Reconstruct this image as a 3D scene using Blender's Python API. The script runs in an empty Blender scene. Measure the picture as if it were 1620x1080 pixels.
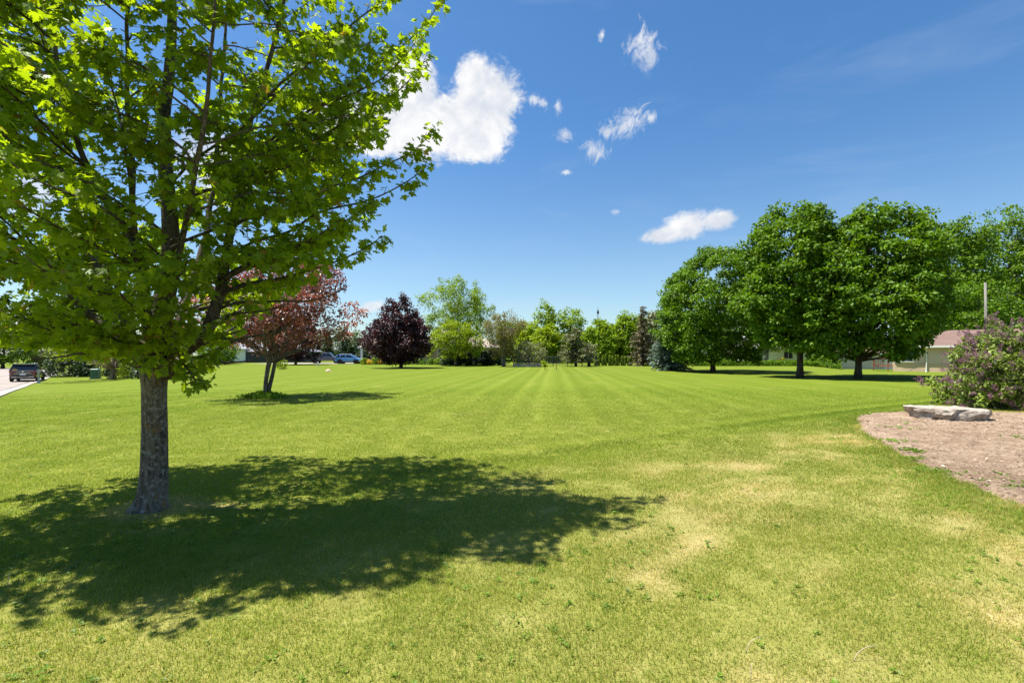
import bpy, math, random
import numpy as np
from mathutils import Vector

R = np.random.default_rng(7)
random.seed(7)
scene = bpy.context.scene
COL = scene.collection
PI = math.pi
F, CX, HY, H = 765.0, 810.0, 561.0, 1.55      # lens in photo pixels, principal column, horizon row, eye height

# ------------------------------------------------------------------ noise
def _hash(ix, iy, iz, seed):
    h = (ix * 374761393 + iy * 668265263 + iz * 2147483647 + seed * 1274126177) & 0xFFFFFFFF
    h = ((h ^ (h >> 13)) * 1274126177) & 0xFFFFFFFF
    return ((h ^ (h >> 16)) & 0xFFFF) / 65535.0

def noise3(p, seed=0):
    p = np.asarray(p, float)
    i = np.floor(p).astype(np.int64); f = p - i; f = f * f * (3 - 2 * f)
    out = 0
    for dx in (0, 1):
        for dy in (0, 1):
            for dz in (0, 1):
                w = (f[:, 0] if dx else 1 - f[:, 0]) * (f[:, 1] if dy else 1 - f[:, 1]) * (f[:, 2] if dz else 1 - f[:, 2])
                out = out + w * _hash(i[:, 0] + dx, i[:, 1] + dy, i[:, 2] + dz, seed)
    return out

def noise2(x, y, seed=0, octaves=3):
    x = np.asarray(x, float).ravel(); y = np.asarray(y, float).ravel()
    o = 0; a = 1; t = 0
    for k in range(octaves):
        o = o + a * noise3(np.stack([x * 2**k, y * 2**k, np.full_like(x, .37 * k)], 1), seed + k); t += a; a *= .5
    return o / t

def sm(t):
    t = np.clip(t, 0, 1); return t * t * (3 - 2 * t)

# ------------------------------------------------------------------ terrain
def g(x, y):
    x = np.asarray(x, float); y = np.asarray(y, float)
    yy = np.maximum(y, 1.0)
    z = -1.1 * sm((-x - 8) / 40) * sm((-x / yy - .5) / .4)
    z = z - .5 * sm((x / yy - .62) / .06) * sm((y - 48) / 20)
    z = z + .05 * sm((y - 6) / 10) * np.sin(x * .21 + 1.0) * sm((60 - y) / 30)
    z = z + .085 * sm((x - .5) / 4) * sm((8.3 + .62 * x - y) / 2.2) * sm((y - 1) / 3) * sm((26 - x) / 6)
    return z

def at(px, py):
    d = 30.0
    for _ in range(60):
        z = float(g((px - CX) / F * d, d)); d = .5 * d + .5 * min(400, (H - z) * F / (py - HY))
    x = (px - CX) / F * d
    return (x, d, float(g(x, d)))

def P3(px, py, d):
    return np.array([(px - CX) / F * d, d, H + (HY - py) / F * d])

# ------------------------------------------------------------------ mesh accumulator
class MB:
    def __init__(s):
        s.v = []; s.f = []; s.n = 0; s.a = {}
    def add(s, v, faces, **attrs):
        v = np.asarray(v, float).reshape(-1, 3)
        s.v.append(v)
        for f in faces if isinstance(faces, list) else [faces]:
            f = np.asarray(f, np.int64)
            if f.size: s.f.append(f + s.n)
        for k, a in attrs.items():
            s.a.setdefault(k, []).append((s.n, np.broadcast_to(np.asarray(a, float), (len(v),))))
        s.n += len(v)
        return s
    def box(s, c, d, rz=0.0, taper=0.0):
        x, y, z = [q / 2 for q in d]
        t = 1 - taper
        v = np.array([[-x, -y, -z], [x, -y, -z], [x, y, -z], [-x, y, -z], [-x * t, -y * t, z], [x * t, -y * t, z], [x * t, y * t, z], [-x * t, y * t, z]])
        c_, s_ = math.cos(rz), math.sin(rz)
        v = v @ np.array([[c_, s_, 0], [-s_, c_, 0], [0, 0, 1]]) + np.asarray(c)
        return s.add(v, np.array([[0, 3, 2, 1], [4, 5, 6, 7], [0, 1, 5, 4], [1, 2, 6, 5], [2, 3, 7, 6], [3, 0, 4, 7]]))
    def tube(s, pts, rad, n=8, cap=True):
        pts = np.asarray(pts, float); m = len(pts)
        rad = np.broadcast_to(np.asarray(rad, float), (m,))
        t = np.gradient(pts, axis=0); t /= np.linalg.norm(t, axis=1)[:, None] + 1e-9
        u = np.cross(t[0], [0, 0, 1.0] if abs(t[0][2]) < .9 else [1.0, 0, 0]); u /= np.linalg.norm(u)
        rings = []; th = np.arange(n) * 2 * PI / n
        for k in range(m):
            u = u - t[k] * (u @ t[k]); u /= np.linalg.norm(u) + 1e-9
            w = np.cross(t[k], u)
            rings.append(pts[k] + rad[k] * (np.cos(th)[:, None] * u + np.sin(th)[:, None] * w))
        v = np.concatenate(rings)
        i = np.arange(n); j = (i + 1) % n
        q = np.concatenate([np.stack([k * n + i, k * n + j, (k + 1) * n + j, (k + 1) * n + i], 1) for k in range(m - 1)])
        fs = [q]
        if cap and n > 2:
            fs += [np.arange(n)[::-1][None], (np.arange(n) + (m - 1) * n)[None]]
        return s.add(v, fs)
    def lathe(s, prof, c=(0, 0, 0), n=16, axis='z'):
        prof = np.asarray(prof, float); m = len(prof); th = np.arange(n) * 2 * PI / n
        v = np.zeros((m, n, 3))
        v[:, :, 0] = prof[:, :1] * np.cos(th); v[:, :, 1] = prof[:, :1] * np.sin(th); v[:, :, 2] = prof[:, 1:]
        v = v.reshape(-1, 3)
        if axis == 'y': v = v[:, [0, 2, 1]]
        if axis == 'x': v = v[:, [2, 0, 1]]
        i = np.arange(n); j = (i + 1) % n
        q = np.concatenate([np.stack([k * n + i, k * n + j, (k + 1) * n + j, (k + 1) * n + i], 1) for k in range(m - 1)])
        return s.add(v + np.asarray(c, float), [q, np.arange(n)[::-1][None], (np.arange(n) + (m - 1) * n)[None]])
    def prism(s, poly, lo, hi, axis='y'):
        """extrude a 2-D outline (x,z) along y, or (x,y) along z"""
        p = np.asarray(poly, float); n = len(p)
        if axis == 'y':
            a = np.stack([p[:, 0], np.full(n, lo), p[:, 1]], 1); b = np.stack([p[:, 0], np.full(n, hi), p[:, 1]], 1)
        elif axis == 'x':
            a = np.stack([np.full(n, lo), p[:, 0], p[:, 1]], 1); b = np.stack([np.full(n, hi), p[:, 0], p[:, 1]], 1)
        else:
            a = np.stack([p[:, 0], p[:, 1], np.full(n, lo)], 1); b = np.stack([p[:, 0], p[:, 1], np.full(n, hi)], 1)
        i = np.arange(n); j = (i + 1) % n
        return s.add(np.concatenate([a, b]), [np.stack([i, j, n + j, n + i], 1), np.arange(n)[::-1][None], (np.arange(n) + n)[None]])
    def xf(s, rz=0.0, loc=(0, 0, 0)):
        c_, s_ = math.cos(rz), math.sin(rz)
        M = np.array([[c_, s_, 0], [-s_, c_, 0], [0, 0, 1]])
        s.v = [v @ M + np.asarray(loc, float) for v in s.v]
        return s
    def build(s, name, mat, parent=None, smooth=False, loc=None):
        me = bpy.data.meshes.new(name)
        V = np.concatenate(s.v)
        me.vertices.add(len(V)); me.vertices.foreach_set('co', V.astype(np.float32).ravel())
        tot = np.concatenate([np.full(len(f), f.shape[1]) for f in s.f])
        idx = np.concatenate([f.ravel() for f in s.f])
        me.loops.add(len(idx)); me.loops.foreach_set('vertex_index', idx.astype(np.int32))
        me.polygons.add(len(tot))
        me.polygons.foreach_set('loop_start', np.concatenate([[0], np.cumsum(tot)[:-1]]).astype(np.int32))
        if smooth: me.polygons.foreach_set('use_smooth', np.ones(len(tot), bool))
        else: me.polygons.foreach_set('use_smooth', np.zeros(len(tot), bool))
        for k, parts in s.a.items():
            arr = np.zeros(len(V), np.float32)
            for o, a in parts: arr[o:o + len(a)] = a
            at_ = me.attributes.new(k, 'FLOAT', 'POINT'); at_.data.foreach_set('value', arr)
        me.update(calc_edges=True)
        me.materials.append(mat)
        o = bpy.data.objects.new(name, me); COL.objects.link(o)
        if parent is not None: o.parent = parent
        if loc is not None: o.location = loc
        return o

def thing(name, label, cat, loc=(0, 0, 0), rz=0.0, group=None):
    o = bpy.data.objects.new(name, None); COL.objects.link(o)
    o.empty_display_size = .2
    o.location = loc; o.rotation_euler = (0, 0, rz)
    o['label'] = label; o['category'] = cat
    if group: o['group'] = group
    return o

def tag(o, label, cat, group=None, kind=None):
    o['label'] = label; o['category'] = cat
    if group: o['group'] = group
    if kind: o['kind'] = kind
    return o

def copy_tree(o, parent=None):
    kids = list(o.children)
    c = o.copy(); COL.objects.link(c)
    if parent is not None: c.parent = parent
    for k in kids: copy_tree(k, c)
    return c

# ------------------------------------------------------------------ materials
def newmat(name):
    m = bpy.data.materials.new(name); m.use_nodes = True
    nt = m.node_tree; nt.nodes.clear()
    out = nt.nodes.new('ShaderNodeOutputMaterial')
    return m, nt, out

def N(nt, typ, **kw):
    n = nt.nodes.new(typ)
    for k, v in kw.items():
        if k.startswith('_'):
            setattr(n, k[1:], v); continue
        key = int(k[1:]) if k[0] == 'i' and k[1:].isdigit() else k.replace('__', ' ')
        s = n.inputs[key]
        if isinstance(v, bpy.types.NodeSocket): nt.links.new(v, s)
        else: s.default_value = v
    return n

def rgb(c): return (c[0], c[1], c[2], 1.0)

def mixc(nt, fac, a, b, mode='MIX'):
    n = nt.nodes.new('ShaderNodeMix'); n.data_type = 'RGBA'; n.blend_type = mode
    for s, v in ((n.inputs[0], fac), (n.inputs[6], a), (n.inputs[7], b)):
        if isinstance(v, bpy.types.NodeSocket): nt.links.new(v, s)
        else: s.default_value = rgb(v) if isinstance(v, tuple) else v
    return n.outputs[2]

def math_(nt, op, a, b=0.0, c=None, clamp=False):
    n = nt.nodes.new('ShaderNodeMath'); n.operation = op; n.use_clamp = clamp
    for i, v in enumerate((a, b) if c is None else (a, b, c)):
        if isinstance(v, bpy.types.NodeSocket): nt.links.new(v, n.inputs[i])
        else: n.inputs[i].default_value = v
    return n.outputs[0]

def mrange(nt, v, a, b, c=0.0, d=1.0, smooth=True):
    n = nt.nodes.new('ShaderNodeMapRange'); n.interpolation_type = 'SMOOTHSTEP' if smooth else 'LINEAR'
    nt.links.new(v, n.inputs[0])
    for i, q in enumerate((a, b, c, d)): n.inputs[1 + i].default_value = q
    return n.outputs[0]

def pos(nt): return nt.nodes.new('ShaderNodeNewGeometry').outputs['Position']
def attr(nt, k):
    n = nt.nodes.new('ShaderNodeAttribute'); n.attribute_name = k; return n.outputs['Fac']
def noise(nt, vec, scale, detail=4.0, rough=.55, dist=0.0):
    n = N(nt, 'ShaderNodeTexNoise', Vector=vec, Scale=scale, Detail=detail, Roughness=rough, Distortion=dist)
    return n.outputs['Fac']
def scaled(nt, vec, s):
    n = nt.nodes.new('ShaderNodeVectorMath'); n.operation = 'MULTIPLY'
    nt.links.new(vec, n.inputs[0]); n.inputs[1].default_value = s
    return n.outputs[0]
def bump(nt, h, strength, dist):
    return N(nt, 'ShaderNodeBump', Strength=strength, Distance=dist, Height=h).outputs[0]

def foliage(name, a, b, trans=.35, tint=None, rough=.5, spec=.35, odd=None, odd_at=.97, var=.35, vscale=1.2):
    m, nt, out = newmat(name)
    r = attr(nt, 'rnd')
    c = mixc(nt, r, a, b)
    nz = noise(nt, pos(nt), vscale, 2)
    f = mrange(nt, nz, .3, .7, 1 - var, 1 + var, False)
    cc = N(nt, 'ShaderNodeCombineColor'); 
    for i in range(3): nt.links.new(f, cc.inputs[i])
    c = mixc(nt, 1.0, c, cc.outputs[0], 'MULTIPLY')
    if odd:
        c = mixc(nt, math_(nt, 'GREATER_THAN', r, odd_at), c, odd)
    p = N(nt, 'ShaderNodeBsdfPrincipled', Base__Color=c, Roughness=rough)
    p.inputs['Specular IOR Level'].default_value = spec
    t = tint or (1.9, 2.0, .9)
    tc = mixc(nt, 1.0, c, t, 'MULTIPLY')
    tr = N(nt, 'ShaderNodeBsdfTranslucent', Color=tc)
    mx = N(nt, 'ShaderNodeMixShader', i0=trans, i1=p.outputs[0], i2=tr.outputs[0])
    nt.links.new(mx.outputs[0], out.inputs[0])
    return m

def simple(name, col, rough=.6, metal=0.0, var=.12, scale=6.0, spec=.4, bumps=0.0, bscale=30.0, coat=0.0, col2=None, stretch=(1, 1, 1)):
    m, nt, out = newmat(name)
    tc = nt.nodes.new('ShaderNodeTexCoord').outputs['Object']
    if stretch != (1, 1, 1): tc = scaled(nt, tc, stretch)
    nz = noise(nt, tc, scale, 5, .6)
    d = col2 or tuple(max(0, q * (1 - 2.2 * var)) for q in col)
    c = mixc(nt, mrange(nt, nz, .3, .7), d, tuple(min(1, q * (1 + var)) for q in col) if not col2 else col)
    p = N(nt, 'ShaderNodeBsdfPrincipled', Base__Color=c, Roughness=rough, Metallic=metal)
    p.inputs['Specular IOR Level'].default_value = spec
    p.inputs['Coat Weight'].default_value = coat
    if bumps:
        nt.links.new(bump(nt, noise(nt, tc, bscale, 5, .6), bumps, .02), p.inputs['Normal'])
    nt.links.new(p.outputs[0], out.inputs[0])
    return m

def bark(name, a, b, lichen=None, moss=None, sc=1.0, bumpd=.01):
    m, nt, out = newmat(name)
    tc = nt.nodes.new('ShaderNodeTexCoord').outputs['Object']
    fur = noise(nt, scaled(nt, tc, (22 * sc, 22 * sc, 3.2 * sc)), 1.0, 6, .65, .6)
    fine = noise(nt, scaled(nt, tc, (60 * sc, 60 * sc, 20 * sc)), 1.0, 4, .6)
    c = mixc(nt, mrange(nt, fur, .32, .66), a, b)
    if lichen:
        l1 = mrange(nt, noise(nt, tc, 26 * sc, 6, .7, .4), .52, .60)
        c = mixc(nt, math_(nt, 'MULTIPLY', l1, .75), c, lichen)
    if moss:
        l2 = mrange(nt, noise(nt, scaled(nt, tc, (1, 1, .45)), 9 * sc, 6, .75, .3), .54, .66)
        c = mixc(nt, math_(nt, 'MULTIPLY', l2, .8), c, moss)
    h = math_(nt, 'ADD', fur, math_(nt, 'MULTIPLY', fine, .35))
    p = N(nt, 'ShaderNodeBsdfPrincipled', Base__Color=c, Roughness=.9, Normal=bump(nt, h, .9, bumpd))
    p.inputs['Specular IOR Level'].default_value = .15
    nt.links.new(p.outputs[0], out.inputs[0])
    return m

M = {}
M['bark_main'] = bark('maple bark', (.045, .036, .028), (.17, .14, .11), (.27, .27, .25), (.22, .13, .035))
M['bark_limb'] = bark('maple limb bark', (.035, .027, .02), (.12, .095, .072), (.16, .15, .13), None, 1.6)
M['bark_dark'] = bark('dark bark', (.03, .024, .018), (.10, .08, .06), None, None, .5, .03)
M['bark_grey'] = bark('grey bark', (.10, .085, .07), (.26, .23, .19), None, None, .5, .03)
M['bark_plum'] = bark('plum bark', (.04, .03, .022), (.17, .135, .11), (.30, .26, .22), None, .8, .02)
M['bark_birch'] = bark('birch bark', (.06, .035, .025), (.30, .22, .17), (.42, .34, .28), None, .6, .02)
M['leaf_main'] = foliage('maple leaf', (.120, .200, .008), (.230, .335, .014), .60, (1.9, 1.7, .5), .45, .3, (.24, .19, .04), .986, .22, .9)
M['leaf_big'] = foliage('big maple leaf', (.050, .118, .005), (.142, .236, .011), .30, (1.7, 1.7, .5), .5, .22)
M['leaf_light'] = foliage('light leaf', (.115, .20, .010), (.24, .335, .018), .38, (1.7, 1.6, .5), .5, .2)
M['leaf_lime'] = foliage('lime leaf', (.14, .22, .008), (.26, .33, .012), .40, (1.6, 1.5, .5), .5, .2)
M['leaf_mid'] = foliage('mid green leaf', (.07, .145, .010), (.155, .25, .016), .34, (1.7, 1.7, .6), .5, .2)
M['leaf_dark'] = foliage('dark green leaf', (.015, .035, .008), (.035, .07, .012), .2, (1.5, 1.6, .7))
M['leaf_olive'] = foliage('olive leaf', (.09, .11, .035), (.20, .21, .09), .25, (1.5, 1.5, .9))
M['leaf_orange'] = foliage('orange twig leaf', (.17, .12, .03), (.19, .21, .03), .3, (1.5, 1.4, .8))
M['leaf_maroon'] = foliage('maroon leaf', (.026, .009, .013), (.070, .024, .030), .16, (2.2, .9, .8), .45, .35, (.12, .05, .05), .96)
M['leaf_plum'] = foliage('plum leaf', (.125, .055, .043), (.30, .155, .12), .36, (1.9, 1.0, .8), .38, .6, (.36, .22, .18), .90)
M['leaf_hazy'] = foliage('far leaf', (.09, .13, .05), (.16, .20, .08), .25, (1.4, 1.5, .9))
M['needle_dark'] = foliage('dark needle', (.028, .055, .022), (.06, .095, .035), .1)
M['needle_blue'] = foliage('blue needle', (.085, .135, .105), (.19, .26, .20), .1, (1.2, 1.2, 1.1))
M['needle_pine'] = foliage('pine needle', (.105, .12, .05), (.26, .265, .125), .12, (1.3, 1.3, .9))
M['needle_brown'] = foliage('brown needle', (.13, .108, .062), (.25, .21, .13), .1, (1.2, 1.1, .9))
M['needle_arbor'] = foliage('arborvitae leaf', (.11, .17, .012), (.24, .31, .024), .25)
M['leaf_lilac'] = foliage('lilac leaf', (.085, .14, .018), (.23, .29, .055), .3, (1.6, 1.6, .7))
M['blossom'] = foliage('lilac blossom', (.145, .068, .098), (.30, .17, .205), .25, (1.4, 1.1, 1.3))
M['yellow_leaf'] = foliage('yellow leaf', (.38, .26, .01), (.62, .44, .02), .3, (1.2, 1.1, .5))
M['weed'] = foliage('weed leaf', (.085, .165, .010), (.16, .26, .022), .4, (1.6, 1.7, .6))

M['chip'] = foliage('wood chip', (.13, .085, .055), (.52, .40, .29), .02)

# grass blades and the ground share their tints through the attributes dry and mow
def grass_colours(nt, r, d, m_):
    c = mixc(nt, r, (.082, .152, .008), (.188, .254, .016))
    c = mixc(nt, mrange(nt, m_, -1, 1, 0, 1, False), mixc(nt, .28, c, (.050, .105, .006)), mixc(nt, .36, c, (.29, .36, .055)))
    return mixc(nt, d, c, mixc(nt, r, (.36, .29, .09), (.56, .47, .20)))

def grass_mat():
    m, nt, out = newmat('grass blade')
    c = grass_colours(nt, attr(nt, 'rnd'), attr(nt, 'dry'), attr(nt, 'mow'))
    c = mixc(nt, 1.0, c, (1.22, 1.16, 1.1), 'MULTIPLY')
    p = N(nt, 'ShaderNodeBsdfPrincipled', Base__Color=c, Roughness=.55)
    p.inputs['Specular IOR Level'].default_value = .3
    tr = N(nt, 'ShaderNodeBsdfTranslucent', Color=mixc(nt, 1.0, c, (1.5, 1.5, .9), 'MULTIPLY'))
    mx = N(nt, 'ShaderNodeMixShader', i0=.42, i1=p.outputs[0], i2=tr.outputs[0])
    nt.links.new(mx.outputs[0], out.inputs[0]); return m
M['grass'] = grass_mat()

def lawn_mat():
    m, nt, out = newmat('lawn turf')
    po = pos(nt)
    fine = noise(nt, po, 70, 5, .7)
    mid = noise(nt, po, 5.5, 5, .65)
    big = noise(nt, po, .55, 4, .6)
    r = math_(nt, 'ADD', math_(nt, 'MULTIPLY', fine, .55), math_(nt, 'MULTIPLY', mid, .45))
    r = mrange(nt, r, .25, .75)
    d = math_(nt, 'ADD', attr(nt, 'dry'), math_(nt, 'MULTIPLY', mrange(nt, mid, .55, .75), .25), clamp=True)
    d = math_(nt, 'ADD', d, math_(nt, 'MULTIPLY', mrange(nt, big, .52, .78), .22), clamp=True)
    c = grass_colours(nt, r, d, attr(nt, 'mow'))
    near = attr(nt, 'thatch')
    c = mixc(nt, 1.0, c, (.74, .70, .74), 'MULTIPLY')
    speck = mrange(nt, noise(nt, po, 170, 3, .7), .3, .72, .5, 1.25, False)
    sp = N(nt, 'ShaderNodeCombineColor', i0=speck, i1=speck, i2=speck).outputs[0]
    c = mixc(nt, near, c, mixc(nt, d, mixc(nt, r, (.125, .145, .018), (.27, .275, .055)), mixc(nt, r, (.24, .19, .075), (.46, .38, .18))))
    c = mixc(nt, near, c, mixc(nt, 1.0, c, sp, 'MULTIPLY'))
    p = N(nt, 'ShaderNodeBsdfPrincipled', Base__Color=c, Roughness=.95, Normal=bump(nt, fine, .3, .02))
    p.inputs['Specular IOR Level'].default_value = .05
    nt.links.new(p.outputs[0], out.inputs[0]); return m
M['lawn'] = lawn_mat()

def dirt_mat():
    m, nt, out = newmat('dry dirt')
    po = pos(nt)
    a = noise(nt, po, 2.2, 7, .68, .4); b = noise(nt, scaled(nt, po, (1, 2.6, 1)), 16, 6, .75, .6); c_ = noise(nt, po, 110, 3, .7)
    c = mixc(nt, mrange(nt, a, .3, .72), (.33, .225, .145), (.55, .41, .285))
    c = mixc(nt, mrange(nt, b, .46, .66), c, (.155, .10, .065))
    c = mixc(nt, mrange(nt, c_, .58, .78, 0, .6), c, (.52, .43, .34))
    h = math_(nt, 'ADD', math_(nt, 'MULTIPLY', b, .8), math_(nt, 'MULTIPLY', c_, .35))
    p = N(nt, 'ShaderNodeBsdfPrincipled', Base__Color=c, Roughness=.95, Normal=bump(nt, h, 1.0, .07))
    p.inputs['Specular IOR Level'].default_value = .1
    nt.links.new(p.outputs[0], out.inputs[0]); return m
M['dirt'] = dirt_mat()
M['rock'] = simple('limestone', (.45, .39, .32), .92, 0, .3, 9, .1, 1.0, 22, col2=(.22, .185, .15))
M['boulder'] = simple('pink boulder', (.62, .42, .32), .9, 0, .2, 4, .15, .6, 12)
M['road'] = simple('road concrete', (.28, .24, .21), .9, 0, .08, .6, .2, .3, 60)
M['kerb'] = simple('kerb concrete', (.34, .305, .265), .9, 0, .1, 1.2, .2, .3, 50)
M['tar'] = simple('tar joint', (.05, .048, .045), .8)
M['black_paint'] = simple('black car paint', (.012, .012, .016), .18, 0, .05, 2, .6, coat=.6)
M['grey_paint'] = simple('grey car paint', (.10, .11, .13), .25, .2, .05, 2, .6, coat=.5)
M['blue_paint'] = simple('blue car paint', (.10, .27, .62), .22, .1, .05, 2, .6, coat=.6)
M['glass'] = simple('dark glass', (.012, .016, .02), .06, 0, .05, 2, .8)
M['chrome'] = simple('chrome', (.6, .6, .62), .2, .9, .05)
M['rubber'] = simple('rubber', (.018, .018, .018), .8)
M['plastic'] = simple('black plastic', (.025, .025, .027), .6)
M['tail'] = simple('red lamp lens', (.5, .015, .015), .15, 0, .1, 3, .6)
M['lamp'] = simple('clear lamp lens', (.75, .76, .78), .12, 0, .05, 3, .6)
M['plate'] = simple('plate', (.62, .68, .78), .5)
M['yellow'] = simple('yellow plastic', (.75, .50, .02), .45)
M['pink'] = simple('pink plastic', (.80, .22, .20), .45)
M['teal'] = simple('teal plastic', (.10, .45, .50), .45)
M['greenbox'] = simple('green enamel', (.05, .14, .10), .45, 0, .1, 3)
M['white'] = simple('white paint', (.74, .74, .72), .55, 0, .06, 3)
M['siding_w'] = simple('white siding', (.70, .70, .69), .6, 0, .05, 2)
M['navy'] = simple('navy siding', (.022, .028, .042), .6, 0, .1, 2)
M['grey_wood'] = simple('weathered wood', (.10, .085, .07), .85, 0, .25, 8, .2, .4, 30)
M['redwood'] = simple('red stained wood', (.22, .075, .045), .7, 0, .2, 8, .3, .3, 30)
M['metal'] = simple('galvanised steel', (.42, .43, .44), .45, .6, .1)
M['dark_metal'] = simple('dark steel', (.05, .055, .065), .5, .4, .1)
M['wire'] = simple('fence wire', (.13, .14, .14), .5, .4, .1)
M['rust'] = simple('rusty steel', (.13, .06, .045), .8, .1, .2)
M['stem'] = simple('dry stalk', (.47, .38, .26), .7)
M['stonewall'] = simple('stacked stone', (.34, .30, .25), .9, 0, .35, 5, .15, .6, 18)
M['pole'] = simple('grey pole wood', (.22, .205, .19), .9, 0, .15, 4, .15, .4, 30, stretch=(3, 3, .3))
M['flag_y'] = simple('yellow flag', (.85, .62, .02), .6)
M['flag_p'] = simple('pink flag', (.9, .16, .30), .6)
M['soil'] = simple('mulch', (.07, .05, .035), .95, 0, .3, 9, .1, .7, 30)

def shingle(name, a, b, rows=7.0):
    m, nt, out = newmat(name)
    tc = nt.nodes.new('ShaderNodeTexCoord').outputs['Object']
    br = N(nt, 'ShaderNodeTexBrick', Vector=scaled(nt, tc, (1, 1, 1)), Color1=rgb(a), Color2=rgb(b), Mortar=rgb(tuple(q * .6 for q in a)), Scale=1.0)
    br.inputs['Mortar Size'].default_value = .006
    br.inputs['Brick Width'].default_value = .33; br.inputs['Row Height'].default_value = .14
    nz = noise(nt, tc, 1.3, 5, .6)
    c = mixc(nt, mrange(nt, nz, .35, .65, 0, .5), br.outputs['Color'], tuple(q * .7 for q in b))
    p = N(nt, 'ShaderNodeBsdfPrincipled', Base__Color=c, Roughness=.9)
    p.inputs['Specular IOR Level'].default_value = .15
    nt.links.new(p.outputs[0], out.inputs[0]); return m

def bricks(name, a, b, mortar, axis='xz', w=.22, h=.075):
    m, nt, out = newmat(name)
    tc = nt.nodes.new('ShaderNodeTexCoord').outputs['Object']
    sp = N(nt, 'ShaderNodeSeparateXYZ', Vector=tc)
    s = math_(nt, 'ADD', sp.outputs[0], sp.outputs[1])
    cb = N(nt, 'ShaderNodeCombineXYZ', X=s, Y=sp.outputs[2])
    br = N(nt, 'ShaderNodeTexBrick', Vector=cb.outputs[0], Color1=rgb(a), Color2=rgb(b), Mortar=rgb(mortar), Scale=1.0)
    br.inputs['Mortar Size'].default_value = .007
    br.inputs['Brick Width'].default_value = w; br.inputs['Row Height'].default_value = h
    nz = noise(nt, tc, .9, 5, .6)
    c = mixc(nt, mrange(nt, nz, .35, .7, 0, .35), br.outputs['Color'], tuple(q * .75 for q in a))
    p = N(nt, 'ShaderNodeBsdfPrincipled', Base__Color=c, Roughness=.85, Normal=bump(nt, br.outputs['Fac'], .3, -.01))
    p.inputs['Specular IOR Level'].default_value = .2
    nt.links.new(p.outputs[0], out.inputs[0]); return m
M['roof_tan'] = shingle('tan shingles', (.30, .25, .20), (.36, .30, .245))
M['roof_mauve'] = shingle('mauve shingles', (.155, .098, .080), (.20, .135, .112))
M['roof_grey'] = shingle('grey shingles', (.25, .25, .28), (.31, .31, .34))
M['roof_light'] = shingle('light shingles', (.42, .41, .42), (.50, .49, .50))
M['brick_tan'] = bricks('tan brick', (.58, .41, .27), (.64, .47, .32), (.50, .44, .36))
M['brick_rose'] = bricks('rose brick', (.30, .18, .13), (.37, .24, .17), (.38, .33, .28))
M['siding_b'] = bricks('beige siding', (.66, .50, .41), (.67, .51, .42), (.43, .33, .27), w=30.0, h=.18)
M['siding_p'] = bricks('pale siding', (.56, .49, .43), (.57, .50, .44), (.36, .31, .27), w=30.0, h=.18)

# ------------------------------------------------------------------ leaf scatter
def unit(a): return a / (np.linalg.norm(a, axis=-1, keepdims=True) + 1e-9)

def leaf_maple():
    half = [(.08, -.05), (.36, .00), (.20, .17), (.42, .26), (.60, .40), (.44, .44), (.50, .60), (.17, .46), (.27, .72), (.13, .74)]
    out = [(0, 0)] + half + [(0, 1.0)] + [(-x, y) for x, y in half[::-1]]
    v = [(0, .32, 0)] + [(x, y, .10 * abs(x) - .22 * max(0, y - .32) ** 2 - .10 * abs(x) ** 2 * 2) for x, y in out]
    n = len(out)
    return np.array(v), np.array([[0, 1 + k, 1 + (k + 1) % n] for k in range(n)])
def leaf_maple_lo():
    out = [(0, 0), (.36, .06), (.24, .26), (.56, .50), (.2, .55), (0, 1.0), (-.2, .55), (-.56, .50), (-.24, .26), (-.36, .06)]
    v = [(0, .32, 0)] + [(x, y, .10 * abs(x) - .2 * max(0, y - .32) ** 2) for x, y in out]
    n = len(out)
    return np.array(v), np.array([[0, 1 + k, 1 + (k + 1) % n] for k in range(n)])
def leaf_diamond(w=.36):
    v = np.array([(0, 0, 0), (w, .5, .07), (0, 1, -.08), (-w, .5, .07)])
    return v, np.array([[0, 1, 2], [0, 2, 3]])
MAPLE, MAPLE_LO, DIAM, NARROW, SLIM = leaf_maple(), leaf_maple_lo(), leaf_diamond(.40), leaf_diamond(.22), leaf_diamond(.13)

def scatter(mb, tpl, Pn, Y, Z, S, rnd=None):
    T, Fc = tpl
    Pn = np.asarray(Pn); n = len(Pn)
    if n == 0: return
    Y = unit(Y); X = unit(np.cross(Y, Z)); Z = np.cross(X, Y)
    S = np.broadcast_to(np.asarray(S, float), (n,))
    v = Pn[:, None] + S[:, None, None] * (T[None, :, :1] * X[:, None] + T[None, :, 1:2] * Y[:, None] + T[None, :, 2:] * Z[:, None])
    f = Fc[None] + (np.arange(n) * len(T))[:, None, None]
    r = R.random(n) if rnd is None else rnd
    mb.add(v.reshape(-1, 3), f.reshape(-1, Fc.shape[1]), rnd=np.repeat(r, len(T)))

def sphere_dirs(n): return unit(R.normal(size=(n, 3)))

def clump_leaves(mb, C, rc, per, size, tpl=DIAM, up=.7, flat=.65, droop=.35, rshift=None):
    n = len(C)
    rc = np.broadcast_to(np.asarray(rc, float), (n,))
    c = np.repeat(np.asarray(C), per, 0); r = np.repeat(rc, per)
    d = sphere_dirs(n * per); d[:, 2] = np.abs(d[:, 2]) * np.where(R.random(n * per) < .75, 1, -1)
    p = c + d * r[:, None] * (R.random(n * per) ** .4)[:, None] * np.array([1, 1, flat])
    nz = unit(d * .7 + np.array([0, 0, up]) + R.normal(size=(n * per, 3)) * .35)
    y = unit(d * .6 + R.normal(size=(n * per, 3)) * .6 + np.array([0, 0, -droop]))
    rr = np.clip(np.repeat(R.random(n), per) * .5 + R.random(n * per) * .5, 0, 1)
    scatter(mb, tpl, p, y, nz, size * R.uniform(.7, 1.3, n * per), rr)

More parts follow.
